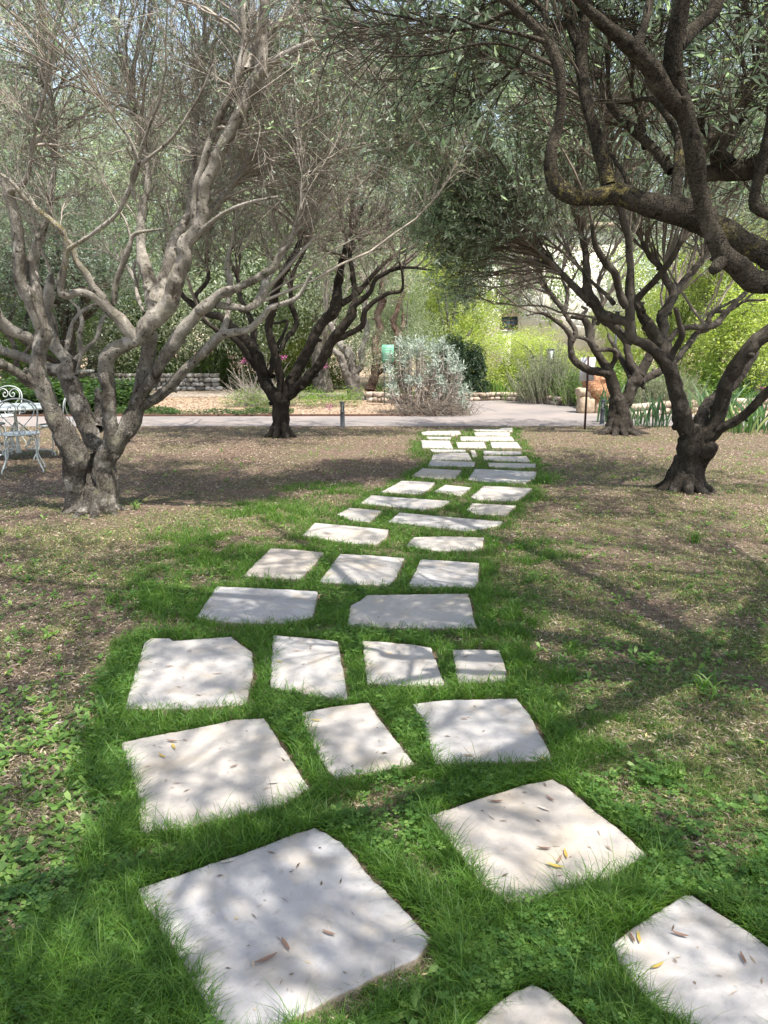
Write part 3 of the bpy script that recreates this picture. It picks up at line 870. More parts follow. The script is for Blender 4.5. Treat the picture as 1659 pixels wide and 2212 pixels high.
# pebbles in the soil
x, y = cand(9000, rg, 1.35, 9)
keep = (green(x, y) < .3) & (slab_dist(x, y) > .02)
x, y = x[keep], y[keep]
s = .002 + .006 * rg.random(len(x)) ** 2.5
oc = np.array([(1, 0, 0), (0, 1, 0), (-1, 0, 0), (0, -1, 0), (0, 0, .7), (0, 0, -.7)])
V = np.stack([x, y, s * .3], -1)[:, None] + (oc[None] * (.7 + .6 * rg.random((len(x), 6, 1)))) * s[:, None, None]
oF = np.array([(0, 1, 4), (1, 2, 4), (2, 3, 4), (3, 0, 4)])
F = ((np.arange(len(x)) * 6)[:, None, None] + oF[None]).reshape(-1, 3)
tag(make_mesh('pebbles', V.reshape(-1, 3), F, M['wallstone'], smooth=True), 'small pebbles lying in the bare soil', 'pebbles', kind='stuff')

# fallen leaves on the slabs
def fallen_leaf(px, py, ang, L, mat, label, tone, z=.033):
    c = G(px, py, z)
    a = math.radians(ang)
    n = 7
    V, F = [], []
    for i in range(n):
        t = i / (n - 1)
        wv = L * .11 * math.sin(math.pi * (t * .92 + .04)) ** .8
        xx = (t - .5) * L
        zz = .002 + .10 * L * (2 * t - 1) ** 2
        V += [(xx, -wv, zz + wv * .35), (xx, 0, zz), (xx, wv, zz + wv * .45)]
    for i in range(n - 1):
        for q in (0, 1): F.append([i * 3 + q, i * 3 + q + 1, i * 3 + q + 4, i * 3 + q + 3])
    o = make_mesh('fallen_leaf', V, F, mat, smooth=True, tone=[tone] * len(F))
    o.location = tuple(c); o.rotation_euler = (0, 0, a)
    return tag(o, label, 'leaf', 'olive leaves fallen on the slabs')
Yl, Br = M['yellow_leaf'], M['brown_leaf']
FL = [(1199,1872,-25,.065,Yl,'yellow leaf lying lowest of three on the big grey slab',.5),(1208,1858,60,.05,Br,'brownish leaf in the middle of three on the big grey slab',.6),
 (1222,1846,88,.055,Yl,'yellow green leaf upright beside the brown one on the big grey slab',.3),(1175,1834,-8,.05,Br,'dark leaf near the centre of the big grey slab',.1),
 (1188,1726,-55,.05,Br,'brown leaf near the far corner of the big grey slab',.4),(1070,1732,-5,.06,Br,'brown leaf near the left far edge of the big grey slab',.4),
 (1175,1748,-35,.055,M['dryleaf'],'pale grey leaf on the upper part of the big grey slab',.9),(1062,1765,-60,.04,M['dryleaf'],'pale leaf left of centre on the big grey slab',.8),
 (1380,2027,80,.05,Yl,'yellow leaf near the left corner of the cream corner slab',.6),(1365,2027,95,.045,Br,'dark twisted leaf beside the yellow leaf on the cream slab',.0),
 (1420,2088,25,.05,Yl,'orange yellow leaf in the middle of the cream corner slab',.2),(1605,2072,85,.05,Br,'reddish leaf at the right of the cream corner slab',.3),
 (1468,2020,-25,.055,Br,'thin brown leaf in the upper part of the cream corner slab',.5),
 (575,2074,32,.075,Br,'largest reddish brown leaf on the biggest slab',.5),(617,2042,-58,.06,Br,'brown leaf pointing down right on the biggest slab',.4),
 (710,2017,-25,.05,Br,'brown leaf right of centre on the biggest slab',.5),(492,1862,18,.05,M['dryleaf'],'pale dry leaf at the far edge of the biggest slab',.9),
 (375,1614,-75+15,.06,Yl,'yellow leaf right of the leaf cluster on the wide grey slab',.5),(350,1634,-40,.055,Yl,'lower yellow brown leaf of the cluster on the wide grey slab',.3),
 (372,1602,-8,.06,Br,'brown leaf at the top of the cluster on the wide grey slab',.5),(590,1692,10,.05,M['dryleaf'],'pale leaf near the right edge of the wide grey slab',.9),
 (505,1656,30,.04,Br,'small brown leaf at the centre of the wide grey slab',.4),
 (683,1557,-5,.055,Yl,'yellow leaf near the top left corner of the narrow slab',.6),
 (1003,1553,-5,.045,Br,'brown leaf near the left edge of the slab with the dark speck',.3),(1013,1633,-5,.05,Br,'brown leaf at the lower left of the slab with the dark speck',.5),
 (1172,1640,-60,.045,Yl,'yellow leaf in the near right corner of the slab with the dark speck',.4),
 (470,1455,10,.06,M['dryleaf'],'pale leaf near the near edge of the leftmost slab in the row of four',.7),(365,1440,20,.05,Br,'brown leaf in the middle of the leftmost slab in the row of four',.4),
 (640,1407,5,.05,Br,'brown leaf across the middle of the second slab in the row of four',.6),(604,1430,-30,.05,Yl,'yellow leaf at the left edge of the second slab in the row of four',.4),
 (840,1412,-20,.05,Yl,'yellowish leaf near the top of the third slab in the row of four',.2),(1005,1420,30,.05,Br,'brown leaf at the left of the smallest slab in the row of four',.4)]
for px, py, an, L, mt, lab, tn in FL: fallen_leaf(px, py, an, L * .82, mt, lab, tn)
# the many small ones
xs, ys = cand(16000, rg, 1.5, 13)
d = slab_dist(xs, ys); keep = (d < -.03) & (rg.random(len(xs)) < .15 * np.clip(ys / 4.5, .1, 1.3))
xs, ys = xs[keep], ys[keep]
V, F, T = flat_leaves(xs, ys, np.full(len(xs), .032), .010 + .030 * rg.random(len(xs)) ** 1.5, .002 + .006 * rg.random(len(xs)) ** 1.5, rg, .12)
tag(make_mesh('leaf_scatter', V, F, M['litter'], smooth=False, tone=T), 'tiny dry leaves and crumbs scattered over the slabs', 'leaf litter', kind='stuff')

# ------------------------------------------------------------------ olive trees
class Tree:
    def __init__(s, name, base, label, mats, group, seed, nd=.5):
        s.base = np.array([*G(*base)[:2], 0.]); s.Y0 = s.base[1]
        s.root = empty(name, s.base, label, 'tree', group)
        s.bark, s.twig, s.leaf = mats
        s.rg = np.random.default_rng(seed)
        s.limbs = []; s.seen = []      # frame-space samples with dY
        s.nd = nd
        s.TV, s.TF, s.tn = [], [], 0
    def limb(s, z, pts, end=None, flute=0, start=None, cap=False):
        """pts (x,y,w) in zoom z; strings switch zoom; depth drifts from the parent limb's to +end"""
        fr = []
        ox, oy, sc = ZM[z]
        for p in pts:
            if isinstance(p, str): ox, oy, sc = ZM[p]; continue
            fr.append((ox + p[0] / sc, oy + p[1] / sc, p[2] / sc))
        fr = np.array(fr)
        if start is None:
            start = 0.
            if s.seen:
                A = np.array(s.seen); q = np.argmin(np.hypot(A[:, 0] - fr[0, 0], A[:, 1] - fr[0, 1])); start = A[q, 2]
        L = np.concatenate([[0], np.cumsum(np.hypot(*np.diff(fr[:, :2], axis=0).T))])
        tot = L[-1] * s.Y0 / FPX
        if end is None: end = start + (s.rg.random() * 2 - 1) * s.nd * tot
        else: end = start + end
        dy = start + (end - start) * (L / L[-1])
        Y = s.Y0 + dy
        pts3 = np.array([P(fx, fy, yy) for (fx, fy, _), yy in zip(fr, Y)])
        rad = fr[:, 2] / 2 * Y / FPX * .88
        for (fx, fy, _), dd in zip(fr, dy): s.seen.append((fx, fy, dd))
        for k in range(len(fr) - 1):
            s.seen.append(((fr[k, 0] + fr[k + 1, 0]) / 2, (fr[k, 1] + fr[k + 1, 1]) / 2, (dy[k] + dy[k + 1]) / 2))
        s.add3(pts3, rad, flute)
    def add3(s, pts3, rad, flute=0, attract=True):
        seg = np.linalg.norm(np.diff(pts3, axis=0), axis=1)
        step = max(.022, float(np.mean(rad)) * .4)
        n = [max(2, int(q / step)) for q in seg]
        C, R = catmull(pts3, rad, n)
        # wander a little
        C = C + (np.stack([fbm(C * 5, 3), fbm(C * 5, 13), fbm(C * 5, 23)], -1) - .5) * (.55 * R)[:, None]
        k = 26 if R.max() > .05 else 14 if R.max() > .02 else 8
        T, N, B = frames(C)
        a = np.arange(k) * 2 * math.pi / k
        dirs = np.cos(a)[None, :, None] * N[:, None] + np.sin(a)[None, :, None] * B[:, None]
        V = C[:, None] + R[:, None, None] * dirs
        lump = 1 + (fbm(V * 9, 5, 3) - .5) * .62 + (fbm(V * np.array([34, 34, 14.]), 6, 3) - .5) * .30
        if flute:
            hh = np.clip(1 - (C[:, 2] - 0) / .75, 0, 1)
            ang = np.arctan2(dirs[..., 1], dirs[..., 0])
            ph = s.rg.random() * 6
            fl = .5 * np.sin(ang * 3 + ph + 1.5 * C[:, 2:3]) + .35 * np.sin(ang * 5 + ph * 2 - 2 * C[:, 2:3]) + .2 * np.sin(ang * 9 + ph)
            lump = lump * (1 + flute * (.1 + .9 * hh[:, None]) * fl) * (1 + .55 * flute * 4 * np.clip(1 - C[:, 2:3] / .16, 0, 1) ** 2 * .35)
        V = C[:, None] + (R[:, None] * lump)[..., None] * dirs
        n_ = len(C)
        i = np.arange(n_ - 1)[:, None] * k; j = np.arange(k)[None]
        F = np.stack([i + j, i + (j + 1) % k, i + k + (j + 1) % k, i + k + j], -1).reshape(-1, 4)
        V = V.reshape(-1, 3)
        # rounded end
        tip = C[-1] + T[-1] * R[-1] * .6
        s.TV.append(np.vstack([V, tip[None]])); nv = len(V)
        F3 = [[(n_ - 1) * k + q, (n_ - 1) * k + (q + 1) % k, nv] for q in range(k)]
        s.TF += [[w + s.tn for w in f] for f in F.tolist()] + [[w + s.tn for w in f] for f in F3]
        s.tn += nv + 1
        if attract: s.limbs.append((C, R, T))
    def roots(s, angs, R, reach=2.1, off=(0, 0)):
        b = s.base + np.array([off[0], off[1], 0])
        for q, a in enumerate(angs):
            a = math.radians(a); d = np.array([math.cos(a), math.sin(a), 0])
            L = R * reach * (.8 + .4 * s.rg.random())
            s.add3(np.array([b + d * R * .40 + [0, 0, R * (1.1 + s.rg.random())], b + d * R * .62 + [0, 0, R * .7], b + d * R * .95 + [0, 0, R * .2], b + d * (R * 1.05 + L * .35) + [0, 0, R * .02], b + d * (R + L * .75) + [0, 0, -R * .28]]),
                   np.array([.25, .34, .30, .19, .08]) * R, attract=False)
    def knots(s, n, rmin=.02):
        """small burrs and pruning stubs"""
        for _ in range(n):
            C, R, T = s.limbs[s.rg.integers(len(s.limbs))]
            q = s.rg.integers(len(C))
            if R[q] < rmin or C[q][2] < .6: continue
            d = unit(np.cross(T[q], s.rg.normal(size=3)))
            d = unit(d + np.array([0, 0, .3]))
            L = R[q] * (1.1 + .7 * s.rg.random())
            p = C[q]
            r = R[q] * (.22 + .25 * s.rg.random())
            s.add3(np.array([p, p + d * L * .6, p + d * L]), np.array([r * 1.4, r, r * .85]), attract=False)
    def finish_trunk(s):
        s.trunk = make_mesh('trunk', np.vstack(s.TV), s.TF, s.bark, s.root, smooth=True)
    def crown(s, blobs, n2=8, leaves=14, leaf_len=.055, leaf_w=.012, r1=.007, r2=.0028, l2=(.22, .55), leafT=.45, tw_k=3, side=.75, minR=0.0, maxR=.04):
        rg = s.rg
        S = []; ST = []; SR = []
        for C, R, T in s.limbs:
            L = len(C)
            for q in range(max(1, int(L * .35)), L):
                if R[q] <= maxR: S.append(C[q]); ST.append(T[q]); SR.append(R[q])
            S.append(C[-1]); ST.append(T[-1]); SR.append(R[-1])
        S, ST, SR = np.array(S), np.array(ST), np.array(SR)
        P1, leafy, high = [], [], []
        for b in blobs:
            if b[0] == 'w': c = np.array(b[1:4]); rad, n, lf = b[4:7]
            else: c = P(b[0], b[1], s.Y0 + b[2]); rad, n, lf = b[3:6]
            v = unit(rg.normal(size=(n, 3))) * (rg.random((n, 1)) ** .45) * rad
            v[:, 2] *= .8
            P1.append(c + v); leafy.append(np.full(n, lf)); high.append(np.full(n, b[0] == 'w'))
        P1 = np.vstack(P1); leafy = np.concatenate(leafy); high = np.concatenate(high)
        # grow in three rounds: long boughs off the limbs, branches off those, then fine twigs off the branches
        order = rg.permutation(len(P1)); P1, leafy, high = P1[order], leafy[order], high[order]
        N = len(P1); cuts = [0, int(N * .12), int(N * .42), N]
        tt = np.linspace(0, 1, 11); t = tt[None, :, None]
        h00 = 2 * t ** 3 - 3 * t ** 2 + 1; h10 = t ** 3 - 2 * t ** 2 + t; h01 = -2 * t ** 3 + 3 * t ** 2; h11 = t ** 3 - t ** 2
        CC, RR = [], []
        for rd in range(3):
            Q = P1[cuts[rd]:cuts[rd + 1]]
            P0 = np.zeros_like(Q); T0 = np.zeros_like(Q); R0 = np.zeros(len(Q)); used = np.zeros(len(S))
            for i in range(len(Q)):
                dv = Q[i] - S; dist = np.linalg.norm(dv, axis=1)
                al = np.sum(dv * ST, 1) / (dist + 1e-6)
                cost = dist * (1.3 - .6 * al) * (1 + .5 * rg.random(len(S))) * (1 + .1 * used) + (.12 if rd else 0) / (dist + .1)
                if high[cuts[rd] + i]: cost = cost + 9 * np.clip(3.3 - S[:, 2], 0, 1)
                q = np.argmin(cost); used[max(0, q - 1):q + 2] += 1; P0[i], T0[i], R0[i] = S[q], ST[q], SR[q]
            D = Q - P0; Ld = np.linalg.norm(D, axis=1, keepdims=True)
            m0 = unit(T0 * .8 + unit(D) * .7 + rg.normal(size=D.shape) * .25) * Ld * 1.1
            m1 = unit(unit(D) + np.array([0, 0, .2]) + rg.normal(size=D.shape) * .35) * Ld * .9
            C = h00 * P0[:, None] + h10 * m0[:, None] + h01 * Q[:, None] + h11 * m1[:, None]
            C = C + (np.stack([fbm(C * 4, 103), fbm(C * 4, 113), fbm(C * 4, 123)], -1) - .5) * .13 * np.minimum(Ld, 1)[:, None] * (t * (1.2 - t) * 3)
            rr = r1 * (1.9, .85, .42)[rd] * (.6 + .8 * rg.random(len(Q)))
            rr = np.minimum(rr, R0 * .75)
            R = rr[:, None] * (1 - .62 * tt)[None]
            CC.append(C); RR.append(R)
            T_ = unit(np.gradient(C, axis=1))
            S = np.vstack([S, C[:, 3:].reshape(-1, 3)]); ST = np.vstack([ST, T_[:, 3:].reshape(-1, 3)]); SR = np.concatenate([SR, R[:, 3:].ravel()])
        C1 = np.vstack(CC); R1 = np.vstack(RR)
        V1, F1 = many_tubes(C1, R1, tw_k + 1)
        # side twigs
        m = len(C1) * n2
        par = np.repeat(np.arange(len(C1)), n2)
        tp = .22 + .78 * rg.random(m) ** .8
        idx = tp * 10; i0 = np.minimum(idx.astype(int), 9); fr = (idx - i0)[:, None]
        B0 = C1[par, i0] * (1 - fr) + C1[par, i0 + 1] * fr
        tan = unit(C1[par, i0 + 1] - C1[par, i0])
        dr = unit(tan + rg.normal(size=(m, 3)) * side * .6 + np.array([0, 0, .12]))
        l = (l2[0] + (l2[1] - l2[0]) * rg.random(m)) * (1.15 - .4 * tp)
        u = np.linspace(0, 1, 5)[None, :, None]
        bend = rg.normal(size=(m, 3)) * .22 + np.array([0, 0, .02])
        C2 = B0[:, None] + dr[:, None] * l[:, None, None] * u + bend[:, None] * l[:, None, None] * u * u
        R2 = (r2 * (.6 + .8 * rg.random(m)))[:, None] * (1 - .7 * np.linspace(0, 1, 5))[None]
        V2, F2 = many_tubes(C2, R2, tw_k)
        tw = make_mesh('twigs', np.vstack([V1, V2]), np.vstack([F1, F2 + len(V1)]), s.twig, s.root, smooth=True)
        # leaves along side twigs
        lf = leafy[par] * np.clip((tp - leafT * (1 - .0)) / .3, .0, 1)
        cl = fbm(B0 * 2.2, 200, 2)
        lf = lf * np.clip((cl - .34) * 5, 0, 1)
        cnt = rg.poisson(leaves * lf)
        own = np.repeat(np.arange(m), cnt); nL = len(own)
        tq = .12 + .9 * rg.random(nL)
        pos = B0[own] + dr[own] * (l[own] * tq)[:, None] + bend[own] * (l[own] * tq * tq)[:, None]
        d2 = unit(dr[own] + 2 * bend[own] * tq[:, None])
        sd = unit(np.cross(d2, rg.normal(size=(nL, 3))))
        a = unit(d2 * .75 + sd * .8 + rg.normal(size=(nL, 3)) * .15 + np.array([0, 0, -.05]))
        b = unit(np.cross(a, rg.normal(size=(nL, 3))))
        ll = (leaf_len * (.6 + .7 * rg.random(nL)))[:, None]; ww = (leaf_w * (.7 + .6 * rg.random(nL)))[:, None] / 2
        V = np.stack([pos, pos + a * ll * .45 - b * ww, pos + a * ll, pos + a * ll * .45 + b * ww], 1).reshape(-1, 3)
        F = (np.arange(nL) * 4)[:, None] + np.array([[0, 1, 2, 3]])
        tone = np.clip(rg.random(nL) * .8 + .3 * cl[own] - .05, 0, .93)
        tone = np.where(rg.random(nL) < .006, 1.0, tone)
        if nL: make_mesh('crown', V, F, s.leaf, s.root, smooth=False, tone=tone)
        print(s.root.name, 'L1', len(C1), 'L2', m, 'leaves', nL)

OG = 'olive trees of the grove'
# ---- near left olive
t = Tree('olive_tree', (205, 1104), 'pale barked olive tree with a split hollow trunk, beside the garden chairs', (M['bark_left'], M['twig'], M['olive']), OG, 1)
t.limb('C', [(590,1990,190),(590,1880,165),(580,1760,160),(580,1640,190),(600,1520,230),(520,1380,200),(440,1240,170),(380,1120,152),(330,1000,145),(300,880,138),(297,760,132),(315,650,138),(335,560,140),(312,480,125),(265,370,118),(205,240,115),(150,110,110),'A',(85,1100,56),(75,1010,54),(58,900,48),(20,790,40),(-60,680,34),(-140,540,28)], -.3, .18)
t.limb('C', [(800,1990,290),(805,1900,240),(810,1780,215),(812,1660,200),(815,1560,195),(830,1480,190),(940,1340,170),(1030,1190,150),(1075,1060,140),(1105,910,132),(1130,770,122),(1150,640,122),(1160,560,130)], .1, .16)
t.limb('C', [(690,1900,150),(690,1750,120),(690,1600,140),(690,1500,150)], .1, .1, start=.18)
t.limb('C', [(850,1500,160),(852,1300,125),(850,1150,118),(832,1000,118),(815,870,124),(832,745,132),(905,680,124),(1000,625,124),(1080,590,130),(1110,540,120)], -.22)
t.limb('C', [(1070,600,130),(1130,500,150),(1200,425,160),(1290,340,150),(1335,215,140),(1390,80,130),(1440,-30,120),'A',(800,1060,72),(850,1000,64),(875,930,56),(885,800,58),(930,700,56),(985,590,50),(1040,480,56),(1080,380,68),(1120,300,60),(1132,150,50),(1142,50,44),(1150,-80,38)], -.5)
t.limb('C', [(1190,420,120),(1175,300,130),(1150,150,112),(1110,0,105),'A',(612,1080,42),(608,1000,40),(618,880,34),(640,800,28),(628,650,24),(590,500,20),(560,350,14)], .5)
t.limb('C', [(1200,330,120),(1250,150,100),(1305,10,95),'A',(745,1060,44),(780,990,42),(815,920,32),(830,820,28),(838,680,28),(852,500,26),(872,400,24),(880,260,20)], .9)
t.limb('A', [(850,1010,44),(838,900,34),(860,760,34),(900,640,32),(940,520,32),(1000,400,36),(1035,300,40),(1055,200,30),(1050,80,24),(1030,-60,20)], -.3)
t.limb('A', [(1070,310,50),(1110,210,44),(1150,140,40),(1230,80,26),(1290,10,22),(1340,-80,18)], .5)
t.limb('A', [(1100,340,40),(1190,260,36),(1330,190,28),(1440,150,20),(1560,120,14)], -.4)
t.limb('A', [(860,960,36),(930,890,28),(1000,800,26),(1070,700,22)], .3)
t.limb('A', [(850,1020,36),(940,940,20),(1060,880,16),(1200,850,12)], -.4)
t.limb('C', [(1060,590,120),(1000,540,112),(930,460,108),(850,380,98),(790,310,90),(700,262,70),(600,245,65),(500,265,66),(465,200,60),(485,90,64),(505,0,60),'A',(285,1070,30),(275,1010,26),(240,970,26),(180,920,24),(110,860,22),(55,790,18),(0,750,14)], -.5)
t.limb('C', [(800,300,80),(720,205,66),(660,95,62),(590,0,55),'A',(310,1060,26),(280,1030,24),(255,985,22)], -.15)
t.limb('A', [(290,1080,24),(400,1010,20),(500,930,18),(555,830,22),(590,740,22),(600,690,22)], -.4)
t.limb('A', [(600,700,22),(560,600,16),(500,520,12),(440,420,9),(380,330,7)], -.3)
t.limb('A', [(595,720,20),(660,670,18),(740,600,16),(810,500,14),(870,400,11),(920,280,8)], -.3)
t.limb('A', [(580,860,20),(570,760,18),(600,680,16),(640,560,14),(690,430,12),(720,280,9)], -.4)
t.limb('C', [(880,330,46),(890,200,50),(920,100,52),(960,0,48),'A',(560,1060,24),(585,1010,18),(700,990,10)], -.2)
t.limb('C', [(1115,400,30),(1060,270,36),(1050,160,36),(1000,70,34),(960,20,28)], .3)
# rear left limb
t.limb('C', [(740,1480,170),(690,1300,165),(625,1140,160),(560,990,160),(500,870,140),(520,780,100),(450,690,98),(400,590,95),(370,480,90),(350,370,98),(375,260,95),(392,160,70),(395,115,50)], .5, start=.2)
t.limb('C', [(430,640,55),(425,520,50),(400,420,48),(370,390,50)], .2)
t.limb('C', [(590,880,34),(618,740,32),(612,580,44),(632,470,38),(600,350,28)], .4)
t.limb('C', [(570,770,40),(650,690,34),(740,600,32),(790,450,30),(840,400,24)], .6)
t.limb('C', [(500,720,36),(530,600,42),(560,480,34),(620,400,30),(720,340,26),(800,330,20)], .8)
t.limb('C', [(300,960,110),(230,930,100),(150,870,90),(50,810,85),(-60,770,80),(-200,680,70),(-400,560,50)], -.6)
t.limb('C', [(470,850,110),(380,830,95),(300,790,82),(200,750,78),(60,700,76),(-60,650,70),(-220,540,55)], .3)
t.limb('C', [(260,600,88),(170,570,86),(90,535,88),(30,480,90),(-30,390,88),(-110,240,78),(-200,60,60)], -.3)
t.limb('C', [(310,430,92),(290,300,92),(265,160,95),(240,10,92),'A',(152,1110,48),(165,1040,46),(200,960,34),(220,860,26),(232,720,22),(238,560,20),(222,420,16),(190,300,12),(170,150,8)], .5)
t.limb('A', [(60,910,40),(40,840,30),(110,780,24),(130,700,22),(150,560,20),(190,420,14),(210,280,10)], -.4)
# right diagonals
t.limb('C', [(1000,1200,110),(1110,1000,95),(1190,890,95),(1280,740,105),(1380,570,110),(1440,500,112),(1530,400,90),(1620,310,88),'D',(110,440,80),(170,395,85),(240,325,74),(350,288,58),(440,250,54),(550,185,55),(615,145,58),(640,60,40),(700,0,36),(740,-100,30),(790,-260,22)], -.7)
t.limb('D', [(210,400,54),(340,412,54),(430,422,58),(500,365,68),(540,285,62),(553,210,50)], .25)
t.limb('C', [(1060,1150,80),(1130,1100,80),(1210,1050,86),(1300,975,82),(1400,860,80),(1520,750,76),'D',(110,740,74),(240,620,76),(300,592,64),(430,568,54),(520,490,50),(570,425,48),(640,398,44),(740,362,38),(800,300,24),(860,180,18)], -.6)
t.limb('D', [(260,590,54),(290,470,38),(300,360,44),(310,260,46),(290,150,40),(300,40,30)], .3)
t.limb('C', [(760,1300,90),(760,1180,66),(755,1060,52),(755,990,40)], .5)
t.roots([-75, -35, -110, 10, -150, 170], .17, 1.6, (.02, 0))
t.knots(130)
t.finish_trunk()
t.crown([(60,260,-.2,.9,70,.35),(60,60,0,1.0,110,.9),(280,40,.2,1.1,120,.75),(500,40,.2,1.0,110,.6),(700,20,0,.9,90,.8),
         (-220,120,0,1.3,70,.9),(120,-200,.3,1.2,80,1),(480,-200,.4,1.2,80,1),(760,-200,.2,1.2,80,1),
         (330,320,.3,.8,90,.12),(520,280,.2,.8,110,.10),(640,330,-.2,.6,90,.12),(700,180,-.3,.8,100,.4),(180,420,.3,.7,50,.1),
         (840,200,.6,.7,80,1.1),(900,330,.8,.6,60,1.0),(900,90,.4,.7,60,1.1),(420,460,.9,.6,50,.1),(620,480,.3,.5,50,.1),(-100,450,.4,.8,40,.5),
         (250,180,1.6,1.2,90,.8),(600,160,1.6,1.2,90,.7),(20,350,1.4,1.0,60,.6),
         ('w',-3.2,4.0,4.3,1.0,50,1),('w',-2.3,8.6,5.0,1.1,60,1.2),('w',-4.0,8.8,4.1,1.0,60,1.2),('w',-5.0,8.6,4.1,1.1,60,1.2),('w',-4.4,9.8,4.4,1.1,50,1.2),('w',-2.4,5.4,4.4,1.0,50,1),('w',-1.2,7.0,5.0,1.2,50,.8)], n2=9, leaves=13)  # world-placed clusters are added to shade the chairs and the ground

# ---- middle left olive
t = Tree('olive_tree', (607, 944), 'olive tree coloured almost black as if backlit, standing before the road, left of the path', (M['bark_shaded'], M['twig_dark'], M['olive_shaded']), OG, 2)
t.limb('D', [(655,1330,150),(655,1290,128),(655,1200,116),(655,1110,126),(650,1040,150),(640,990,120)], 0, .12)
t.limb('D', [(640,1060,120),(580,980,90),(540,900,86),(512,800,82),(470,700,76),(400,620,74),(330,560,68),(250,480,60),(150,460,50),(60,400,45),(-20,320,40),(-80,200,34),(-120,80,26)], .5)
t.limb('D', [(490,830,54),(440,760,46),(370,660,44),(310,610,42),(220,570,36),(120,500,30)], -.5)
t.limb('D', [(515,790,56),(470,670,48),(465,560,50),(430,450,40),(380,350,36),(360,220,30),(300,80,24)], .6)
t.limb('D', [(665,1000,90),(650,900,62),(620,760,60),(588,640,60),(572,540,56),(590,440,64),(612,340,64),(640,240,62),(700,130,56),(760,20,40),(800,-100,30)], -.5)
t.limb('D', [(640,720,34),(695,620,36),(755,540,36),(738,440,42),(722,380,36),(730,200,30),(800,60,25),(850,-80,18)], .7)
t.limb('D', [(560,860,40),(590,830,36),(600,740,30),(700,520,22),(640,520,18),(600,520,14)], .5)
t.limb('D', [(680,1020,100),(740,890,80),(812,750,80),(872,620,76),(935,520,78),(1008,450,90),(1030,370,84),(1040,250,60),(1062,130,50),(1092,10,40),(1130,-120,30)], .5)
t.limb('D', [(700,1010,90),(830,895,76),(920,785,72),(972,680,70),(1060,560,70),(1135,460,64),(1150,400,46),(1250,320,35),(1300,220,35),(1420,160,30),(1540,148,20),(1680,165,12)], -.7)
t.limb('D', [(1120,470,60),(1150,360,44),(1140,200,40),(1120,60,32),(1150,-100,24)], .5)
t.limb('D', [(960,745,60),(1005,650,50),(1100,600,45),(1200,540,44),(1222,440,40),(1290,370,36),(1380,320,30),(1468,300,24),(1472,190,16),(1440,80,12)], -.5)
t.limb('D', [(1060,390,50),(1180,310,40),(1290,180,32),(1400,80,24),(1520,20,16)], .5)
t.limb('D', [(90,410,40),(80,330,34),(160,230,30),(150,100,26),(160,-50,20)], .4)
t.limb('D', [(600,880,40),(560,850,36)], .1)
t.roots([-60, -110, -20, 200, 150], .20, .8)
t.knots(60)
t.finish_trunk()
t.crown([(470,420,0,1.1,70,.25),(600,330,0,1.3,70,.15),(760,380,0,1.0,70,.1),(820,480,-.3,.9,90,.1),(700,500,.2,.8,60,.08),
         (400,200,.5,1.6,50,.3),(650,140,.5,1.7,60,.35),(870,180,0,1.3,50,.4),(960,480,-.4,.6,50,.8),
         (560,500,0,.6,40,.1),(420,520,.3,.8,50,.5),('w',-2.6,11.8,4.3,1.3,60,1.3),('w',-.9,11.8,4.5,1.3,60,1.3),('w',-2.0,12.8,4.9,1.4,60,1.3)], n2=9, leaves=17, leaf_len=.065, leaf_w=.016, r1=.011, r2=.004, l2=(.25, .6), leafT=.4)  # the high world-placed clusters are added to shade trunk and ground

# ---- right middle olive
t = Tree('olive_tree', (1478, 1058), 'dark olive with a knotty trunk spreading in a wide V, right of the path', (M['bark_mid'], M['twig_dark'], M['olive']), OG, 3)
t.limb('F', [(1020,1800,330),(1025,1740,290),(1050,1650,235),(1062,1540,220),(1062,1440,235),(1065,1360,230),(1020,1280,165),(1000,1180,148),(975,1080,142),(940,960,130),(900,850,115),(840,760,92),(765,680,90),(690,632,86),(620,600,90),(592,520,90),(590,400,82),(590,260,76),(595,120,70),(595,0,62),'B',(1050,1000,34),(1022,900,30),(990,780,24),(940,650,18),(900,500,12)], -.5, .16)
t.limb('F', [(925,900,115),(892,760,120),(842,630,120),(770,540,104),(705,450,92),(660,350,74),(640,310,60)], .25)
t.limb('F', [(850,640,90),(860,510,86),(845,440,86),(905,320,80),(925,250,78),(870,150,60),(820,40,55),(760,-20,50),(690,-150,36)], .4)
t.limb('F', [(930,270,54),(985,180,50),(1080,70,56),(1140,0,50),(1200,-90,44)], .5)
t.limb('F', [(900,770,66),(950,665,58),(995,580,55),(975,480,46),(948,360,40)], -.3)
t.limb('F', [(640,615,80),(560,600,78),(500,520,76),(430,480,62),(385,460,60)], .3)
t.limb('F', [(590,480,80),(470,440,82),(370,420,92),(325,340,90),(275,260,90),(262,150,75),(256,0,64),(240,-120,50),(200,-260,36)], .5)
t.limb('F', [(330,360,66),(200,235,62),(90,120,50),(0,20,44),(-90,-110,34),(-160,-260,22)], .4)
t.limb('F', [(560,350,72),(505,225,62),(480,100,64),(400,0,58),(330,-120,46),(300,-300,30)], -.3)
t.limb('F', [(640,300,60),(760,180,56),(860,60,54),(930,-40,46),(1000,-160,36)], -.4)
t.limb('F', [(470,330,40),(400,250,36),(300,160,32),(200,40,28),(130,-60,20)], .5)
t.limb('F', [(1090,1420,160),(1200,1320,140),(1280,1190,122),(1312,1060,120),(1342,930,122),(1420,800,132),(1500,700,132),(1600,600,130),(1720,510,118),(1850,400,100),(1980,250,80)], -.4)
t.limb('F', [(1120,1300,110),(1150,1170,112),(1240,1080,118),(1330,1000,108),(1440,890,88),(1560,700,70)], .7)
t.limb('F', [(1190,1400,100),(1290,1300,82),(1400,1240,76),(1500,1165,76),(1600,1060,74),(1700,960,68),(1850,800,58)], -.7)
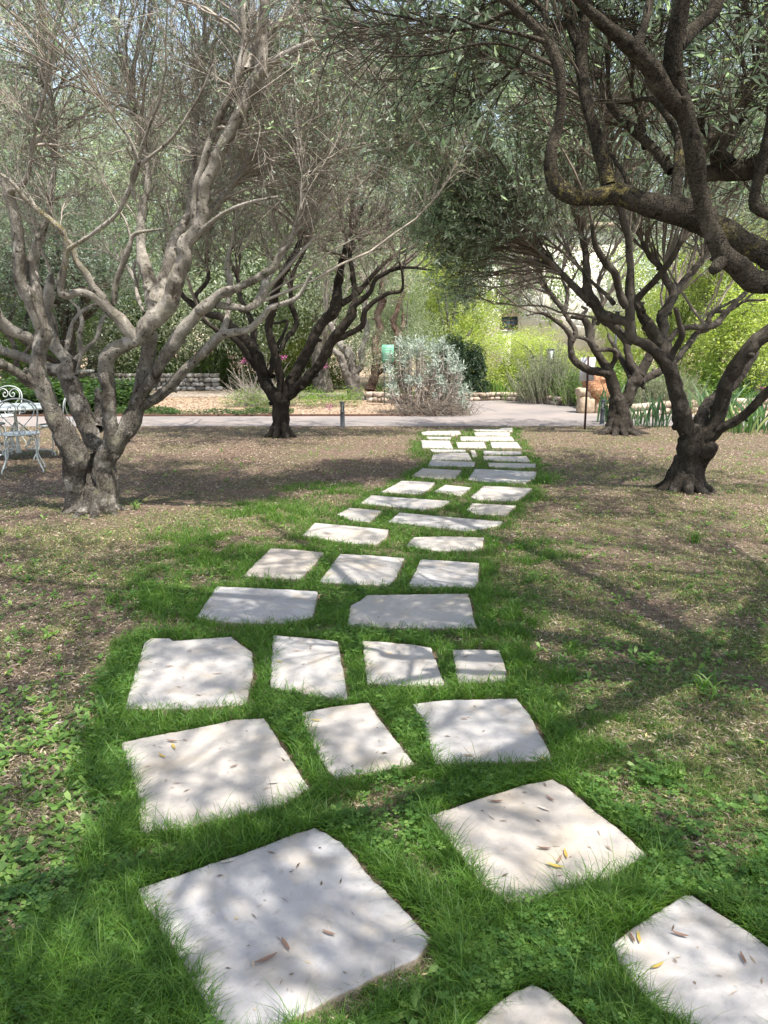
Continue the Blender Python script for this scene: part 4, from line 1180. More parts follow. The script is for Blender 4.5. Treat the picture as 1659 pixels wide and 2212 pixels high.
t.limb('F', [(1130,1560,120),(1190,1480,150),(1235,1420,90)], -.2)
t.limb('F', [(880,640,60),(960,540,50),(1040,510,50),(1180,510,54),(1260,480,56),(1330,400,50),(1450,280,36),(1560,180,26)], .6)
t.limb('F', [(940,780,50),(1040,650,46),(1100,560,40),(1190,530,36),(1180,480,34),(1260,380,30),(1400,300,24)], .9)
t.limb('F', [(1200,500,40),(1220,400,34),(1360,380,30),(1480,310,26),(1640,300,18)], .4)
t.roots([-60, -100, -20, 190, 225, 150], .21, .9)
t.knots(90)
t.finish_trunk()
t.crown([(1180,330,0,.9,90,.5),(1300,200,0,1.0,110,.8),(1450,250,.2,1.1,100,.6),(1600,200,.2,1.1,80,.8),(1250,60,.3,1.1,90,1),(1450,50,.3,1.2,90,1),
         (1150,450,.2,.6,70,.3),(1350,430,.4,.6,60,.2),(1520,430,.5,.8,70,.25),(1700,350,0,1,50,.8),(1640,450,.8,.7,50,.5),(1080,200,-.2,.9,90,1),(1120,60,.2,1.0,80,1.1),
         (1000,400,.4,.6,60,1.4),(940,290,.3,.6,50,1.3),(1000,560,.6,.38,60,1.7),(1010,625,.6,.22,24,1.8),(980,480,.5,.45,70,1.5),(1060,480,.3,.4,50,1.2),(980,180,.5,.6,60,1.2),(1300,330,1.2,.9,80,.7),(1560,300,1.4,1,80,.8),('w',3.6,6.6,4.4,1.1,60,1.2),('w',5.0,7.4,4.2,1.1,60,1.2),('w',4.2,8.6,4.6,1.2,60,1.2),('w',3.0,7.6,4.8,1.0,50,1.2)], n2=9, leaves=16, leaf_len=.062, leaf_w=.014, r2=.002)  # world-placed clusters at the end are added to shade the right trunks

# ---- right rear olive
t = Tree('olive_tree', (1335, 936), 'gnarled olive tree with flared roots behind the white notice board, right of the path', (M['bark_mid'], M['twig_dark'], M['olive']), OG, 4)
t.limb('F', [(520,1345,260),(520,1300,190),(520,1230,172),(515,1150,168),(500,1070,150),(480,1000,98),(455,910,96),(425,840,82),(370,760,66),(320,680,62),(282,590,60),(268,500,66),(235,445,44),(140,432,34)], 0, .15)
t.limb('F', [(535,1120,130),(600,1005,112),(640,920,112),(640,860,96),(600,800,74),(578,720,62),(560,620,54),(500,560,50),(430,490,46),(380,440,44)], .3)
t.limb('F', [(430,870,88),(370,858,74),(280,842,66),(195,795,62),(150,735,56),(138,650,50),(130,570,44),(60,490,36),(-30,425,30),(-110,398,22),(-200,420,14)], -.4)
t.limb('F', [(145,620,52),(172,545,46),(125,460,40),(80,380,40),(20,300,40),(-50,200,34),(-110,60,26),(-130,-60,18)], .4)
t.limb('F', [(430,840,48),(482,760,46),(482,700,42),(410,680,40),(330,692,34)], -.3)
t.limb('F', [(340,660,36),(250,602,32),(150,580,26)], -.1)
t.limb('F', [(260,500,50),(230,420,34),(260,380,28),(220,350,22)], .2)
t.limb('F', [(300,600,40),(310,520,36),(320,450,40),(360,400,36),(380,300,30),(350,200,30),(370,80,24)], .5)
t.limb('F', [(660,880,96),(720,780,82),(760,700,66),(800,600,54),(850,480,40),(880,340,30)], .3)
t.limb('F', [(670,930,90),(740,890,70),(830,850,62),(920,790,50),(1040,660,40),(1120,560,30)], .6)
t.limb('F', [(600,900,44),(545,790,42),(500,700,40),(440,600,36),(430,560,28)], .6)
t.limb('F', [(90,400,38),(110,250,32),(70,120,26),(90,0,20)], .5)
t.roots([-60, -115, -15, 195, 215, -90], .26, 2.0)
t.knots(50)
t.finish_trunk()
t.crown([(1130,600,0,.6,60,.25),(1080,520,0,.8,70,.5),(1180,480,0,1,90,.4),(1300,450,0,1,70,.4),(1420,480,.3,1.1,70,.5),(1150,350,.3,1.3,90,.9),(1350,330,.3,1.4,80,.9),
         (1060,420,.2,.8,60,.8),(1560,480,.5,1.2,60,.7)], n2=8, leaves=13, leaf_len=.065, leaf_w=.016, r1=.011, r2=.004)

# ---- near right olive (trunk outside the frame)
t = Tree('olive_tree', (2050, 1545), 'nearest olive tree reaching in from the top right with thick lichen covered branches', (M['bark_near'], M['twig_near'], M['olive']), OG, 5, nd=.3)
t.limb('R', [(2050,1575,260),(2050,1500,220),(2040,1300,200),(2010,1050,190),(1930,850,170),(1800,690,110),'B',(1700,1150,104),(1640,1095,100),(1550,1050,110),(1440,990,112),(1320,930,128),(1200,895,118),(1100,870,98),(1000,835,96),(900,852,70),(812,850,70),(745,805,74),(720,745,62),(724,640,54),(758,520,46),(765,400,42),(750,290,50),(705,170,50),(615,80,40),(540,10,34),(440,-80,26)], -.15, .1)
t.limb('B', [(970,800,62),(935,660,60),(890,500,56),(862,350,54),(852,210,58),(872,80,40),(885,-60,34)], .3)
t.limb('B', [(850,220,46),(805,120,34),(780,0,28),(770,-80,24)], .2)
t.limb('B', [(1250,905,58),(1268,780,50),(1275,680,50),(1268,590,32),(1205,480,28),(1150,430,24),(1080,435,14)], .25)
t.limb('R', [(1980,980,150),(1850,800,110),(1740,650,84),'B',(1700,1225,112),(1600,1218,112),(1530,1150,108),(1470,1110,100),(1425,1030,88),(1385,920,80),(1362,800,76),(1342,680,84),(1320,560,80),(1285,440,82),(1252,330,88),(1250,200,80),(1270,100,70),(1290,0,66),(1300,-100,60)], -.4)
t.limb('B', [(1470,1105,70),(1440,1150,56),(1420,1165,44)], -.05)
t.limb('B', [(1262,200,70),(1345,120,60),(1420,50,58),(1455,-60,50)], .2)
t.limb('B', [(1290,480,80),(1200,375,88),(1140,282,80),(1070,208,74),(960,112,60),(870,32,44),(800,-40,36)], -.3)
t.limb('B', [(1085,215,48),(1120,120,40),(1148,0,38),(1160,-80,34)], .2)
t.limb('R', [(1960,900,120),(1860,600,90),(1720,370,60),'B',(1700,690,100),(1600,722,98),(1500,740,90),(1400,752,70),(1330,790,50)], .9)
t.limb('B', [(1480,720,90),(1440,650,90),(1500,560,68),(1570,440,60),(1618,310,56),(1640,150,50),(1660,0,44)], .2)
t.limb('B', [(1440,640,60),(1390,560,40),(1335,490,30),(1300,380,22)], .3)
t.limb('B', [(1740,960,70),(1659,920,60),(1600,890,56),(1612,800,50),(1640,690,50),(1665,560,46),(1700,300,40)], -.1)
t.limb('B', [(1240,860,22),(1090,830,26),(1030,740,24),(975,660,18),(930,560,12)], .3)
t.limb('B', [(1240,740,46),(1180,660,46),(1100,580,44),(1040,520,40),(980,460,32),(930,350,22),(900,240,16)], .5, start=.6)
t.limb('B', [(1130,640,36),(1110,520,30),(1090,450,28),(1000,435,22),(930,440,14)], .2, start=.8)
t.limb('B', [(740,290,20),(640,240,16),(540,195,14),(400,190,12),(200,235,10),(0,245,8)], -.2)
t.limb('B', [(620,80,28),(540,50,22),(420,110,16),(280,130,12),(120,80,10),(0,60,8)], .3)
t.limb('B', [(700,180,22),(560,140,16),(400,110,12),(300,70,8)], -.3)
t.limb('B', [(690,150,30),(700,60,26),(640,0,22)], .2)
t.add3(np.array([[2.3, 3.0, 1.9], [1.9, 2.9, 3.0], [1.0, 3.1, 3.9], [-.3, 3.3, 4.4], [-1.5, 3.6, 4.7]]), np.array([.09, .08, .06, .04, .02]))  # limbs out of view, added to carry the shading leaves overhead
t.add3(np.array([[2.3, 3.1, 2.2], [2.4, 3.9, 3.6], [2.0, 5.0, 4.5], [1.3, 6.0, 5.0]]), np.array([.08, .06, .04, .02]))
t.add3(np.array([[2.2, 2.9, 2.2], [1.8, 1.8, 3.6], [.9, .8, 4.3], [-.6, .2, 4.7]]), np.array([.08, .06, .04, .02]))
t.add3(np.array([[1.0, 3.1, 3.9], [.7, 4.2, 4.5], [.2, 5.3, 5.0]]), np.array([.05, .035, .02]))
t.add3(np.array([[2.4, 3.1, 2.0], [3.2, 3.4, 3.4], [3.9, 3.6, 4.4]]), np.array([.08, .05, .02]))
t.knots(60)
t.finish_trunk()
t.crown([(1650,60,.2,.5,36,.5),(1450,-120,.3,.6,40,.8),(1200,-120,.2,.6,40,.8),(1000,-60,.1,.5,36,.8),(850,20,.2,.4,20,.5),(1300,60,.6,.5,40,.3),(1150,150,.5,.4,30,.2),
         (1000,140,.3,.4,40,.3),(1500,180,.8,.5,36,.25),(1620,330,.8,.4,30,.25),
         *[('w', ox, oy, 4.25 + .13 * max(oy, 0) + .25 * ((ix * 7 + iy * 3) % 3), .85, 62, 1.2) for ix, ox in enumerate((-1.6, -.5, .6, 1.7, 2.8, 3.9)) for iy, oy in enumerate((-.6, .5, 1.6, 2.7, 3.8, 4.9, 5.9)) if oy < 4.5 or ox > 1]], n2=8, leaves=13, leaf_len=.055, leaf_w=.012, r1=.006, r2=.0022, l2=(.18, .42), leafT=.35)  # overhead leaf grid out of view, added to shade and dapple the path

# ---- small trunks beyond the road
BG = 'trees growing beyond the road'
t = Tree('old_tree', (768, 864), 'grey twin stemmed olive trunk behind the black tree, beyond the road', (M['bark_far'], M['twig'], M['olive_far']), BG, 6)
t.limb('D', [(1145,1050,74),(1115,930,62),(1080,830,58),(1050,750,52),(1005,700,40)], -.3)
t.limb('D', [(1190,1050,84),(1160,950,76),(1135,850,74),(1115,740,70),(1050,660,54),(1000,560,40),(960,450,30)], .3)
t.limb('D', [(1160,860,44),(1195,800,46),(1200,700,46),(1232,580,44),(1215,440,34),(1240,300,24)], .3)
t.knots(20); t.finish_trunk()
t.crown([(720,560,0,1.2,50,1),(800,560,.5,1.2,50,1),(760,440,0,1.6,60,1)], n2=7, leaves=14, leaf_len=.09, leaf_w=.024, r1=.014, r2=.006)
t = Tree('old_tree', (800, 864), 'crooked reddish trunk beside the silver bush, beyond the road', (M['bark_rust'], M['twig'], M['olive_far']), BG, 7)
t.limb('D', [(1255,980,74),(1285,870,66),(1300,760,60),(1290,650,56),(1322,560,52),(1302,470,46),(1340,370,60),(1330,250,34)], .2)
t.limb('D', [(1320,760,54),(1410,680,50),(1442,600,54),(1410,520,42),(1440,430,36),(1480,300,26)], .3)
t.limb('D', [(1440,600,40),(1475,540,34),(1480,460,28)], .3)
t.limb('D', [(1310,860,34),(1370,820,34),(1425,785,26)], -.4)
t.knots(20); t.finish_trunk()
t.crown([(860,600,0,1.0,40,1),(830,500,.3,1.4,50,1)], n2=7, leaves=14, leaf_len=.09, leaf_w=.024, r1=.014, r2=.006)
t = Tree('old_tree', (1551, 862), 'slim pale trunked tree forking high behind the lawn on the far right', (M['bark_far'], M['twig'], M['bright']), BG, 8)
t.limb('F', [(1268,1060,78),(1270,900,64),(1272,760,62),(1270,660,60),(1235,600,46),(1205,540,42),(1190,440,32),(1180,300,24)], .2)
t.limb('F', [(1280,680,50),(1330,600,44),(1375,540,44),(1392,440,36),(1420,300,26)], .2)
t.limb('F', [(1340,610,24),(1420,590,18),(1560,572,14),(1650,520,10)], -.2)
t.limb('F', [(1275,650,30),(1310,520,28),(1310,400,22)], .3)
t.knots(20); t.finish_trunk()
t.crown([(1540,650,0,1.0,50,1),(1620,560,0,1.2,60,1),(1500,560,0,1.1,60,1),(1600,700,0,1.0,40,1)], n2=7, leaves=14, leaf_len=.09, leaf_w=.035, r1=.012, r2=.005)
t = Tree('old_tree', (40, 868), 'small dark olive tree behind the garden table at the far left', (M['bark_mid'], M['twig_dark'], M['olive_shaded']), BG, 9)
t.limb('C', [(150,1150,70),(140,950,60),(130,820,48),(118,700,42),(85,600,42),(30,540,36),(-60,480,28)], .2)
t.limb('C', [(125,760,40),(200,700,34),(280,560,30),(320,420,26),(300,250,20)], .3)
t.limb('C', [(100,640,34),(80,450,30),(120,300,24),(60,120,18)], .3)
t.knots(12); t.finish_trunk()
t.crown([(10,640,0,.7,50,1.2),(90,600,.2,.8,60,1.2),(40,540,0,.9,60,1.3),(160,560,.5,.9,50,1.1),(250,600,.8,.8,50,1),(30,430,.5,1.2,60,1.2)], n2=8, leaves=15, leaf_len=.075, leaf_w=.02, r1=.010, r2=.004)

# ------------------------------------------------------------------ leafy masses (shrubs and background trees)
def leaf_cloud(blobs, n, ll, lw, rg, droop=0., clump=.35, thr=.42, shell=.6):
    """leaf faces in noisy clumps through a set of ellipsoids (cx,cy,cz,rx,ry,rz)"""
    B = np.array(blobs, float)
    vol = B[:, 3] * B[:, 4] * B[:, 5]; pr = vol ** .75; pr /= pr.sum()
    nn_ = int(n * 2.6)
    q = rg.choice(len(B), nn_, p=pr)
    v = unit(rg.normal(size=(nn_, 3))) * (rg.random((nn_, 1)) ** (shell * .5))
    wob_ = 1 + (fbm(v * 2.4 + q[:, None] * 7.1, 77, 3) - .5) * .9
    p = B[q, :3] + v * B[q, 3:6] * wob_[:, None]
    cl = fbm(p / clump, 88, 2)
    k = (cl > thr) & (p[:, 2] > .03)
    p, v, cl = p[k][:n], v[k][:n], cl[k][:n]
    m = len(p)
    a = unit(v * .6 + rg.normal(size=(m, 3)) * .8 + np.array([0, 0, -droop]))
    b = unit(np.cross(a, v * .3 + rg.normal(size=(m, 3))))
    L = (ll * (.6 + .8 * rg.random(m)))[:, None]; W = (lw * (.6 + .8 * rg.random(m)))[:, None] / 2
    V = np.stack([p, p + a * L * .5 - b * W, p + a * L, p + a * L * .5 + b * W], 1).reshape(-1, 3)
    F = (np.arange(m) * 4)[:, None] + np.array([[0, 1, 2, 3]])
    tone = np.clip(rg.random(m) * .6 + (cl - .4) * 1.6, 0, 1)
    return V, F, tone

def bg_tree_mesh(seed, H, W, leafm, barkm, n, ll, lw, trunk_h=.28, nb=9):
    rg = np.random.default_rng(seed)
    blobs = []
    for i in range(nb):
        a = rg.random() * 6.28; r = W * .33 * rg.random() ** .5
        zc_ = H * (trunk_h + .12 + (1 - trunk_h - .2) * (i + .5) / nb)
        s = W * (.24 + .16 * rg.random()) * (1.15 - .5 * (i / nb))
        blobs.append((r * math.cos(a) * 1.3, r * math.sin(a), zc_, s, s, s * .8))
    V, F, T = leaf_cloud(blobs, n, ll, lw, rg, .1, .55, .40)
    crown = make_mesh('crown', V, F, leafm, smooth=False, tone=T)
    mb = MB()
    top = np.array([0, 0, H * .55])
    mb.tube([(0, 0, -.1), (W * .02, 0, H * .12), (-W * .02, W * .01, H * .3), tuple(top)], [W * .045, W * .035, W * .028, W * .012], 9, smooth_n=5)
    for b in blobs:
        s0 = np.array([0, 0, H * (.12 + .22 * rg.random())]); e = np.array(b[:3])
        md = (s0 + e) / 2 + rg.normal(size=3) * W * .05
        mb.tube([s0, md, e], [W * .02, W * .013, W * .004], 6, smooth_n=4)
    trunk = mb.build('trunk', barkm, smooth=True)
    return crown, trunk

VAR = {}
def bg_tree(kind, px, Y, H, W, rz, label, name='background_tree'):
    root = empty(name, (P(px, 800, Y)[0], Y, 0), label, 'tree', 'leafy trees behind the garden', rz)
    if kind not in VAR:
        seed, leafm, barkm, n, ll, lw, th = {
            'olive': (21, M['olive_far'], M['bark_far'], 64000, .105, .03, .16),
            'olive2': (22, M['olive_far'], M['bark_far'], 64000, .105, .03, .10),
            'bright': (23, M['bright'], M['bark_far'], 42000, .13, .05, .08),
            'bright2': (24, M['bright'], M['bark_mid'], 36000, .12, .045, .04),
            'dark': (26, M['olive_shaded'], M['bark_mid'], 34000, .11, .03, .18),  # dark crown colour stands for the shadows behind the near left olive
            'mid': (25, M['midgreen'], M['bark_mid'], 60000, .105, .038, .06)}[kind]
        VAR[kind] = bg_tree_mesh(seed, 8.0, 6.5, leafm, barkm, n, ll, lw, th)
        c, k = VAR[kind]
    else:
        c, k = [o.copy() for o in VAR[kind]]
        COL.objects.link(c); COL.objects.link(k)
    c.parent = root; k.parent = root
    root.scale = (W / 6.5, W / 6.5, H / 8.0)
    return root
for a_ in [('bright', 975, 25.5, 5.0, 3.3, .3, 'yellow green leafy tree right behind the dark conifer, at the centre'),
          ('bright2', 1160, 25.2, 2.2, 4.2, 1.2, 'low yellow green bush in front of the stone building below its window'),
          ('bright2', 1440, 24.5, 4.6, 3.6, 2.6, 'bright green bushy tree behind the right rear olive'),
          ('bright', 1620, 22.5, 5.0, 5.0, 4.0, 'bright green tree at the right edge behind the iris clumps'),
          ('mid', 560, 30.5, 6.0, 5.0, .8, 'mid green tree seen between the two left olives'),
          ('mid', 330, 31.5, 5.6, 6.5, 2.2, 'mid green tree behind the low stone wall on the left'),
          ('bright2', 660, 29.5, 3.6, 3.6, 5.0, 'bright green bush behind the fork of the black olive'),
          ('olive', 200, 29, 9.5, 8, 1.0, 'grey green olive tree behind the near left olive'),
          ('dark', 150, 24.0, 6.6, 7.0, 5.2, 'larger shade-coloured olive tree across the road behind the limbs of the near left olive'),
          ('olive2', 30, 33, 13, 9, 2.9, 'tall olive tree far behind at the top left'),
          ('olive', 350, 37, 14.5, 10, 4.9, 'tall olive tree far behind the left wall'),
          ('olive2', 620, 39, 15, 10, 1.4, 'tall olive tree far behind, left of the picture centre'),
          ('olive2', 480, 31, 10.5, 8, 2.1, 'tall grey green olive tree left of centre in the background'),
          ('olive', 700, 27, 11, 8, 3.0, 'tall grey green tree above the silver bush'),
          ('olive2', 870, 30, 12, 8, 4.4, 'tallest pale olive tree at the centre, above the end of the path'),
          ('mid', 1035, 34, 12, 9, 5.1, 'tall green tree behind the left corner of the stone building'),
          ('olive', 1200, 36, 13, 9, .4, 'tall grey tree rising behind the stone building'),
          ('olive2', 1540, 33, 12, 9, 1.9, 'tall olive tree above the right rear olive'),
          ('olive', 1650, 28, 11, 9, 2.7, 'tall olive tree at the right edge of the background'),
          ('olive2', -60, 27, 8.5, 8, 3.6, 'olive tree at the left edge of the background'),
          ('mid', 60, 26, 4.0, 4.0, 3.9, 'low green bush behind the garden table'),
          ('olive', 870, 24.2, 3.6, 2.6, 3.3, 'small grey green olive bush behind the silver bush'),
          ('bright2', 1335, 27.5, 3.2, 2.2, 0.2, 'yellow green bush at the right corner of the building behind the notice board')]:
    bg_tree(*a_)

def shrub(name, label, cat, blobs, n, ll, lw, leafm, seed, group=None, droop=0., clump=.22, thr=.4, stems=True, barkm=None):
    rg = np.random.default_rng(seed)
    B = np.array(blobs, float)
    c = np.array([B[:, 0].mean(), B[:, 1].mean(), 0])
    root = empty(name, c, label, cat, group)
    V, F, T = leaf_cloud(blobs, n, ll, lw, rg, droop, clump, thr)
    make_mesh('foliage', V, F, leafm, root, smooth=False, tone=T)
    if stems:
        mb = MB()
        for b in blobs:
            for q in range(3):
                s0 = c + np.append(rg.normal(size=2) * .08, 0); e = np.array(b[:3]) + rg.normal(size=3) * np.array(b[3:6]) * .4
                mb.tube([s0 - c, (s0 + e) / 2 - c + rg.normal(size=3) * .06, e - c], [.018, .012, .005], 6, smooth_n=3)
        mb.build('stems', barkm or M['bark_mid'], root, smooth=True)
    return root

def wp(px, Y): return P(px, 800, Y)[0]
# dark conifer
cx = wp(985, 23.2)
shrub('conifer_bush', 'very dark conifer bush with hanging sprays beside the silver bush', 'bush',
      [(cx - .35, 23.4, .85, .4, .4, .85), (cx - .05, 23.3, 1.1, .34, .4, .9), (cx + .3, 23.5, .8, .42, .4, .8), (cx + .62, 23.4, .95, .3, .3, .7), (cx + .5, 23.2, .4, .5, .4, .4)], 26000, .10, .02, M['conifer'], 31, droop=.9, thr=.38)
# rosemary like bush
cx = wp(1190, 21.6)
def upright(cx, cy, rx, ry, H, nst, rg, ll=.05, lw=.009):
    base = np.stack([cx + rg.normal(size=nst) * rx * .4, cy + rg.normal(size=nst) * ry * .4, np.zeros(nst)], -1)
    d = np.stack([(base[:, 0] - cx) / rx * .55 + rg.normal(size=nst) * .16, (base[:, 1] - cy) / ry * .5 + rg.normal(size=nst) * .16, np.ones(nst)], -1)
    L = H * (.5 + .55 * rg.random(nst)) * np.clip(1.1 - np.abs((base[:, 0] - cx) / rx) * .5, .4, 1)
    u = np.linspace(0, 1, 6)[None, :, None]
    C = base[:, None] + unit(d)[:, None] * L[:, None, None] * u + rg.normal(size=(nst, 1, 3)) * .12 * u ** 2 * L[:, None, None]
    return C, L
def upright_bush(name, label, px, Y, rx, ry, H, nst, leafm, seed, per=55, ll=.05, lw=.009):
    rg = np.random.default_rng(seed); cx = wp(px, Y)
    root = empty(name, (cx, Y, 0), label, 'bush')
    C, L = upright(cx, Y, rx, ry, H, nst, rg)
    V, F = many_tubes(C, np.linspace(.008, .002, 6)[None] * np.ones((nst, 1)), 4)
    make_mesh('stems', V, F, M['twig'], root, smooth=True)
    own = np.repeat(np.arange(nst), per); n = len(own)
    tq = .12 + .88 * rg.random(n); idx = tq * 5; i0 = np.minimum(idx.astype(int), 4); fr = (idx - i0)[:, None]
    pos = C[own, i0] * (1 - fr) + C[own, i0 + 1] * fr
    ax_ = unit(C[own, i0 + 1] - C[own, i0])
    a = unit(ax_ * .8 + rg.normal(size=(n, 3)) * .55); b = unit(np.cross(a, rg.normal(size=(n, 3))))
    LL = (ll * (.6 + .8 * rg.random(n)))[:, None]; W = (lw * (.6 + .8 * rg.random(n)))[:, None] / 2
    V = np.stack([pos, pos + a * LL * .5 - b * W, pos + a * LL, pos + a * LL * .5 + b * W], 1).reshape(-1, 3)
    make_mesh('foliage', V, (np.arange(n) * 4)[:, None] + np.array([[0, 1, 2, 3]]), leafm, root, smooth=False, tone=rg.random(n))
    return root
upright_bush('rosemary_bush', 'rounded grey green rosemary bush behind the low stone edging wall', 1185, 21.9, .85, .55, 1.55, 420, M['rosemary'], 32, 70, .06, .012)
upright_bush('tall_weed_clump', 'feathery green bush just left of the notice board', 1240, 21.0, .45, .4, 1.0, 200, M['midgreen'], 33, 60, .05, .014)
upright_bush('tall_weed_clump', 'pale feathery grass clump behind the two right olives', 1440, 18.8, .9, .5, 1.0, 420, M['rosemary'], 34, 50, .07, .009)
upright_bush('tall_weed_clump', 'reedy green clump behind the low wall left of the black tree', 430, 29.3, 1.3, .5, 1.7, 420, M['midgreen'], 35, 50, .12, .02)
upright_bush('tall_weed_clump', 'reedy green clump behind the low wall further left', 300, 29.6, 1.2, .5, 1.5, 360, M['iris'], 36, 40, .14, .022)

# silver bush
def silver_bush():
    rg = np.random.default_rng(41)
    Y = 18.6; cx = wp(905, Y)
    root = empty('silver_bush', (cx, Y, 0), 'large silvery leaved bush with dry brown lower stems at the road end of the path', 'bush')
    heads = []
    S = MB()
    D_V, D_F, D_T = [], [], []; L_V, L_F, L_T = [], [], []; nd = nl = 0
    pts = [(912,735),(938,752),(885,760),(862,745),(950,775),(968,760),(900,770),(925,790),(975,800),(985,830),(950,815),(870,785),(845,800),(842,830),(878,820),(905,815),(990,865),(965,858),(850,850),(998,880),(850,765),(960,740),(925,760),(895,742),(980,780),(860,812),(990,800),(1000,850),(940,850),(1002,870),(930,800),(955,835)]
    for i, (px, py) in enumerate(pts * 3):
        yy = Y + rg.normal() * .32
        h = P(px + rg.normal() * 6, py + rg.normal() * 5, yy)
        base = np.array([cx + (h[0] - cx) * .45 + rg.normal() * .05, yy + rg.normal() * .1, 0])
        mid = (base + h) / 2 + np.array([(h[0] - cx) * .2, 0, .1])
        C, R = catmull(np.array([base, mid, h]), np.array([.013, .009, .006]), 6)
        S.tube(C - np.array([cx, Y, 0]), R, 5)
        # rosette
        n = 46
        d = unit(rg.normal(size=(n, 3)) * .75 + np.array([0, 0, .75])); b = unit(np.cross(d, rg.normal(size=(n, 3))))
        L = (.08 + .09 * rg.random(n))[:, None]; W = .0105
        p = h + rg.normal(size=(n, 3)) * np.array([.04, .04, .075]) - np.array([0, 0, .04])
        V = np.stack([p, p + d * L * .5 - b * W, p + d * L + np.array([0, 0, -.01]), p + d * L * .5 + b * W], 1).reshape(-1, 3)
        L_V.append(V); L_F.append((np.arange(n) * 4)[:, None] + np.array([[0, 1, 2, 3]]) + nl); nl += len(V); L_T.append(rg.random(n))
        # hanging dry leaves
        n = 60
        tq = .15 + .75 * rg.random(n); ix = (tq * (len(C) - 1)).astype(int)
        p = C[ix]; d = unit(rg.normal(size=(n, 3)) * .6 + np.array([0, 0, -1.])); b = unit(np.cross(d, rg.normal(size=(n, 3))))
        L = (.07 + .10 * rg.random(n))[:, None]
        V = np.stack([p, p + d * L * .5 - b * .008, p + d * L, p + d * L * .5 + b * .008], 1).reshape(-1, 3)
        D_V.append(V); D_F.append((np.arange(n) * 4)[:, None] + np.array([[0, 1, 2, 3]]) + nd); nd += len(V); D_T.append(rg.random(n))
    S.build('stems', M['twig'], root, smooth=True)
    make_mesh('silver_foliage', np.vstack(L_V), np.vstack(L_F), M['silver'], root, smooth=False, tone=np.concatenate(L_T))
    make_mesh('dry_foliage', np.vstack(D_V), np.vstack(D_F), M['dryleaf'], root, smooth=False, tone=np.concatenate(D_T))
silver_bush()
# tangle of dry brown stems under it
rg = np.random.default_rng(43)
cx, Yt = wp(935, 18.0), 18.0
root = empty('dry_brush', (cx, Yt, 0), 'tangle of dry brown twigs at the foot of the silver bush', 'dry brush')
n = 700
P0 = np.stack([cx + rg.normal(size=n) * .42, Yt + rg.normal(size=n) * .2, np.abs(rg.normal(size=n)) * .16], -1)
dd = unit(rg.normal(size=(n, 3)) * np.array([1, .8, .5])); u = np.linspace(0, 1, 5)[None, :, None]
C = P0[:, None] + dd[:, None] * u * .4 + np.array([0, 0, -.22]) * u ** 2 + rg.normal(size=(n, 1, 3)) * .1 * u ** 2
C[..., 2] = np.abs(C[..., 2])
V, F = many_tubes(C, np.linspace(.007, .002, 5)[None] * np.ones((n, 1)), 3)
make_mesh('stems', V, F, M['twig_dark'], root, smooth=True)
# woody debris left of it
cx, Yt = wp(560, 21.0), 21.0
root = empty('dry_brush', (cx, Yt, 0), 'pale leafless twiggy bush behind the black olive trunk', 'dry brush')
n = 260
P0 = np.stack([cx + rg.normal(size=n) * .3, Yt + rg.normal(size=n) * .2, np.zeros(n)], -1)
dd = unit(rg.normal(size=(n, 3)) * np.array([.9, .5, .4]) + np.array([0, 0, .7]))
C = P0[:, None] + dd[:, None] * u * (.5 + .6 * rg.random((n, 1, 1))) + rg.normal(size=(n, 1, 3)) * .25 * u ** 2
C[..., 2] = np.abs(C[..., 2])
V, F = many_tubes(C, np.linspace(.008, .003, 5)[None] * np.ones((n, 1)), 3)
make_mesh('stems', V, F, M['dryleaf'] if False else M['twig'], root, smooth=True)

# iris clumps
def iris(label, px, py, n, H, spread, leafm, seed, wid=.035):
    rg = np.random.default_rng(seed); b0 = G(px, py)
    root = empty('iris_clump', (b0[0], b0[1], 0), label, 'plant', 'clumps of sword leaved iris')
    base = np.stack([rg.normal(size=n) * spread * .35, rg.normal(size=n) * spread * .25, np.full(n, -.01)], -1)
    az = rg.random(n) * 6.28
    out = np.stack([np.cos(az), np.sin(az) * .6, np.zeros(n)], -1) * (.15 + .5 * rg.random(n))[:, None] + base * 1.2
    L = H * (.55 + .5 * rg.random(n)); W = wid * (.7 + .5 * rg.random(n))
    fz = rg.random(n) * 6.28; wv = np.stack([np.cos(fz), np.sin(fz), np.zeros(n)], -1)
    V = []
    K = 6
    for k in range(K + 1):
        t_ = k / K
        c = base + np.array([0, 0, 1.]) * (L * (t_ - .12 * t_ ** 3))[:, None] + out * (L * (t_ * .35 + .65 * t_ ** 2.2))[:, None]
        ww = (W * (.55 + .6 * t_) * (1 if t_ < .55 else (1 - (t_ - .55) / .46)))[:, None] / 2
        V += [c - wv * ww, c + wv * ww]
    V = np.stack(V, 1); k = 2 * (K + 1)
    F = np.concatenate([(np.arange(n) * k)[:, None] + np.array([[2 * s, 2 * s + 1, 2 * s + 3, 2 * s + 2]]) for s in range(K)])
    T = np.tile(rg.random(n), K)
    make_mesh('leaves', V.reshape(-1, 3), F, leafm, root, smooth=True, tone=T, world_coords=False)
iris('broad clump of pale iris leaves above the low edging wall, left of the rosemary', 1072, 862, 170, .85, 1.1, M['iris'], 51, .04)
iris('small clump of pale iris leaves left of the broad clump above the edging wall', 1018, 861, 60, .65, .5, M['iris'], 52, .04)
iris('green iris leaves behind the left side of the silver bush', 848, 863, 80, .7, .8, M['iris'], 53, .04)
iris('tall blue green iris leaves beside the bollard light at the right rear olive', 1318, 912, 34, 1.05, .3, M['iris_blue'], 54, .055)
iris('iris clump just right of the right rear olive trunk', 1368, 918, 28, .75, .35, M['iris_blue'], 55, .045)
iris('iris clump midway between the two right olive trunks', 1412, 922, 30, .8, .4, M['iris_blue'], 56, .045)
iris('dense iris clump between the limbs of the right middle olive', 1545, 905, 60, .95, .7, M['iris_blue'], 57, .05)
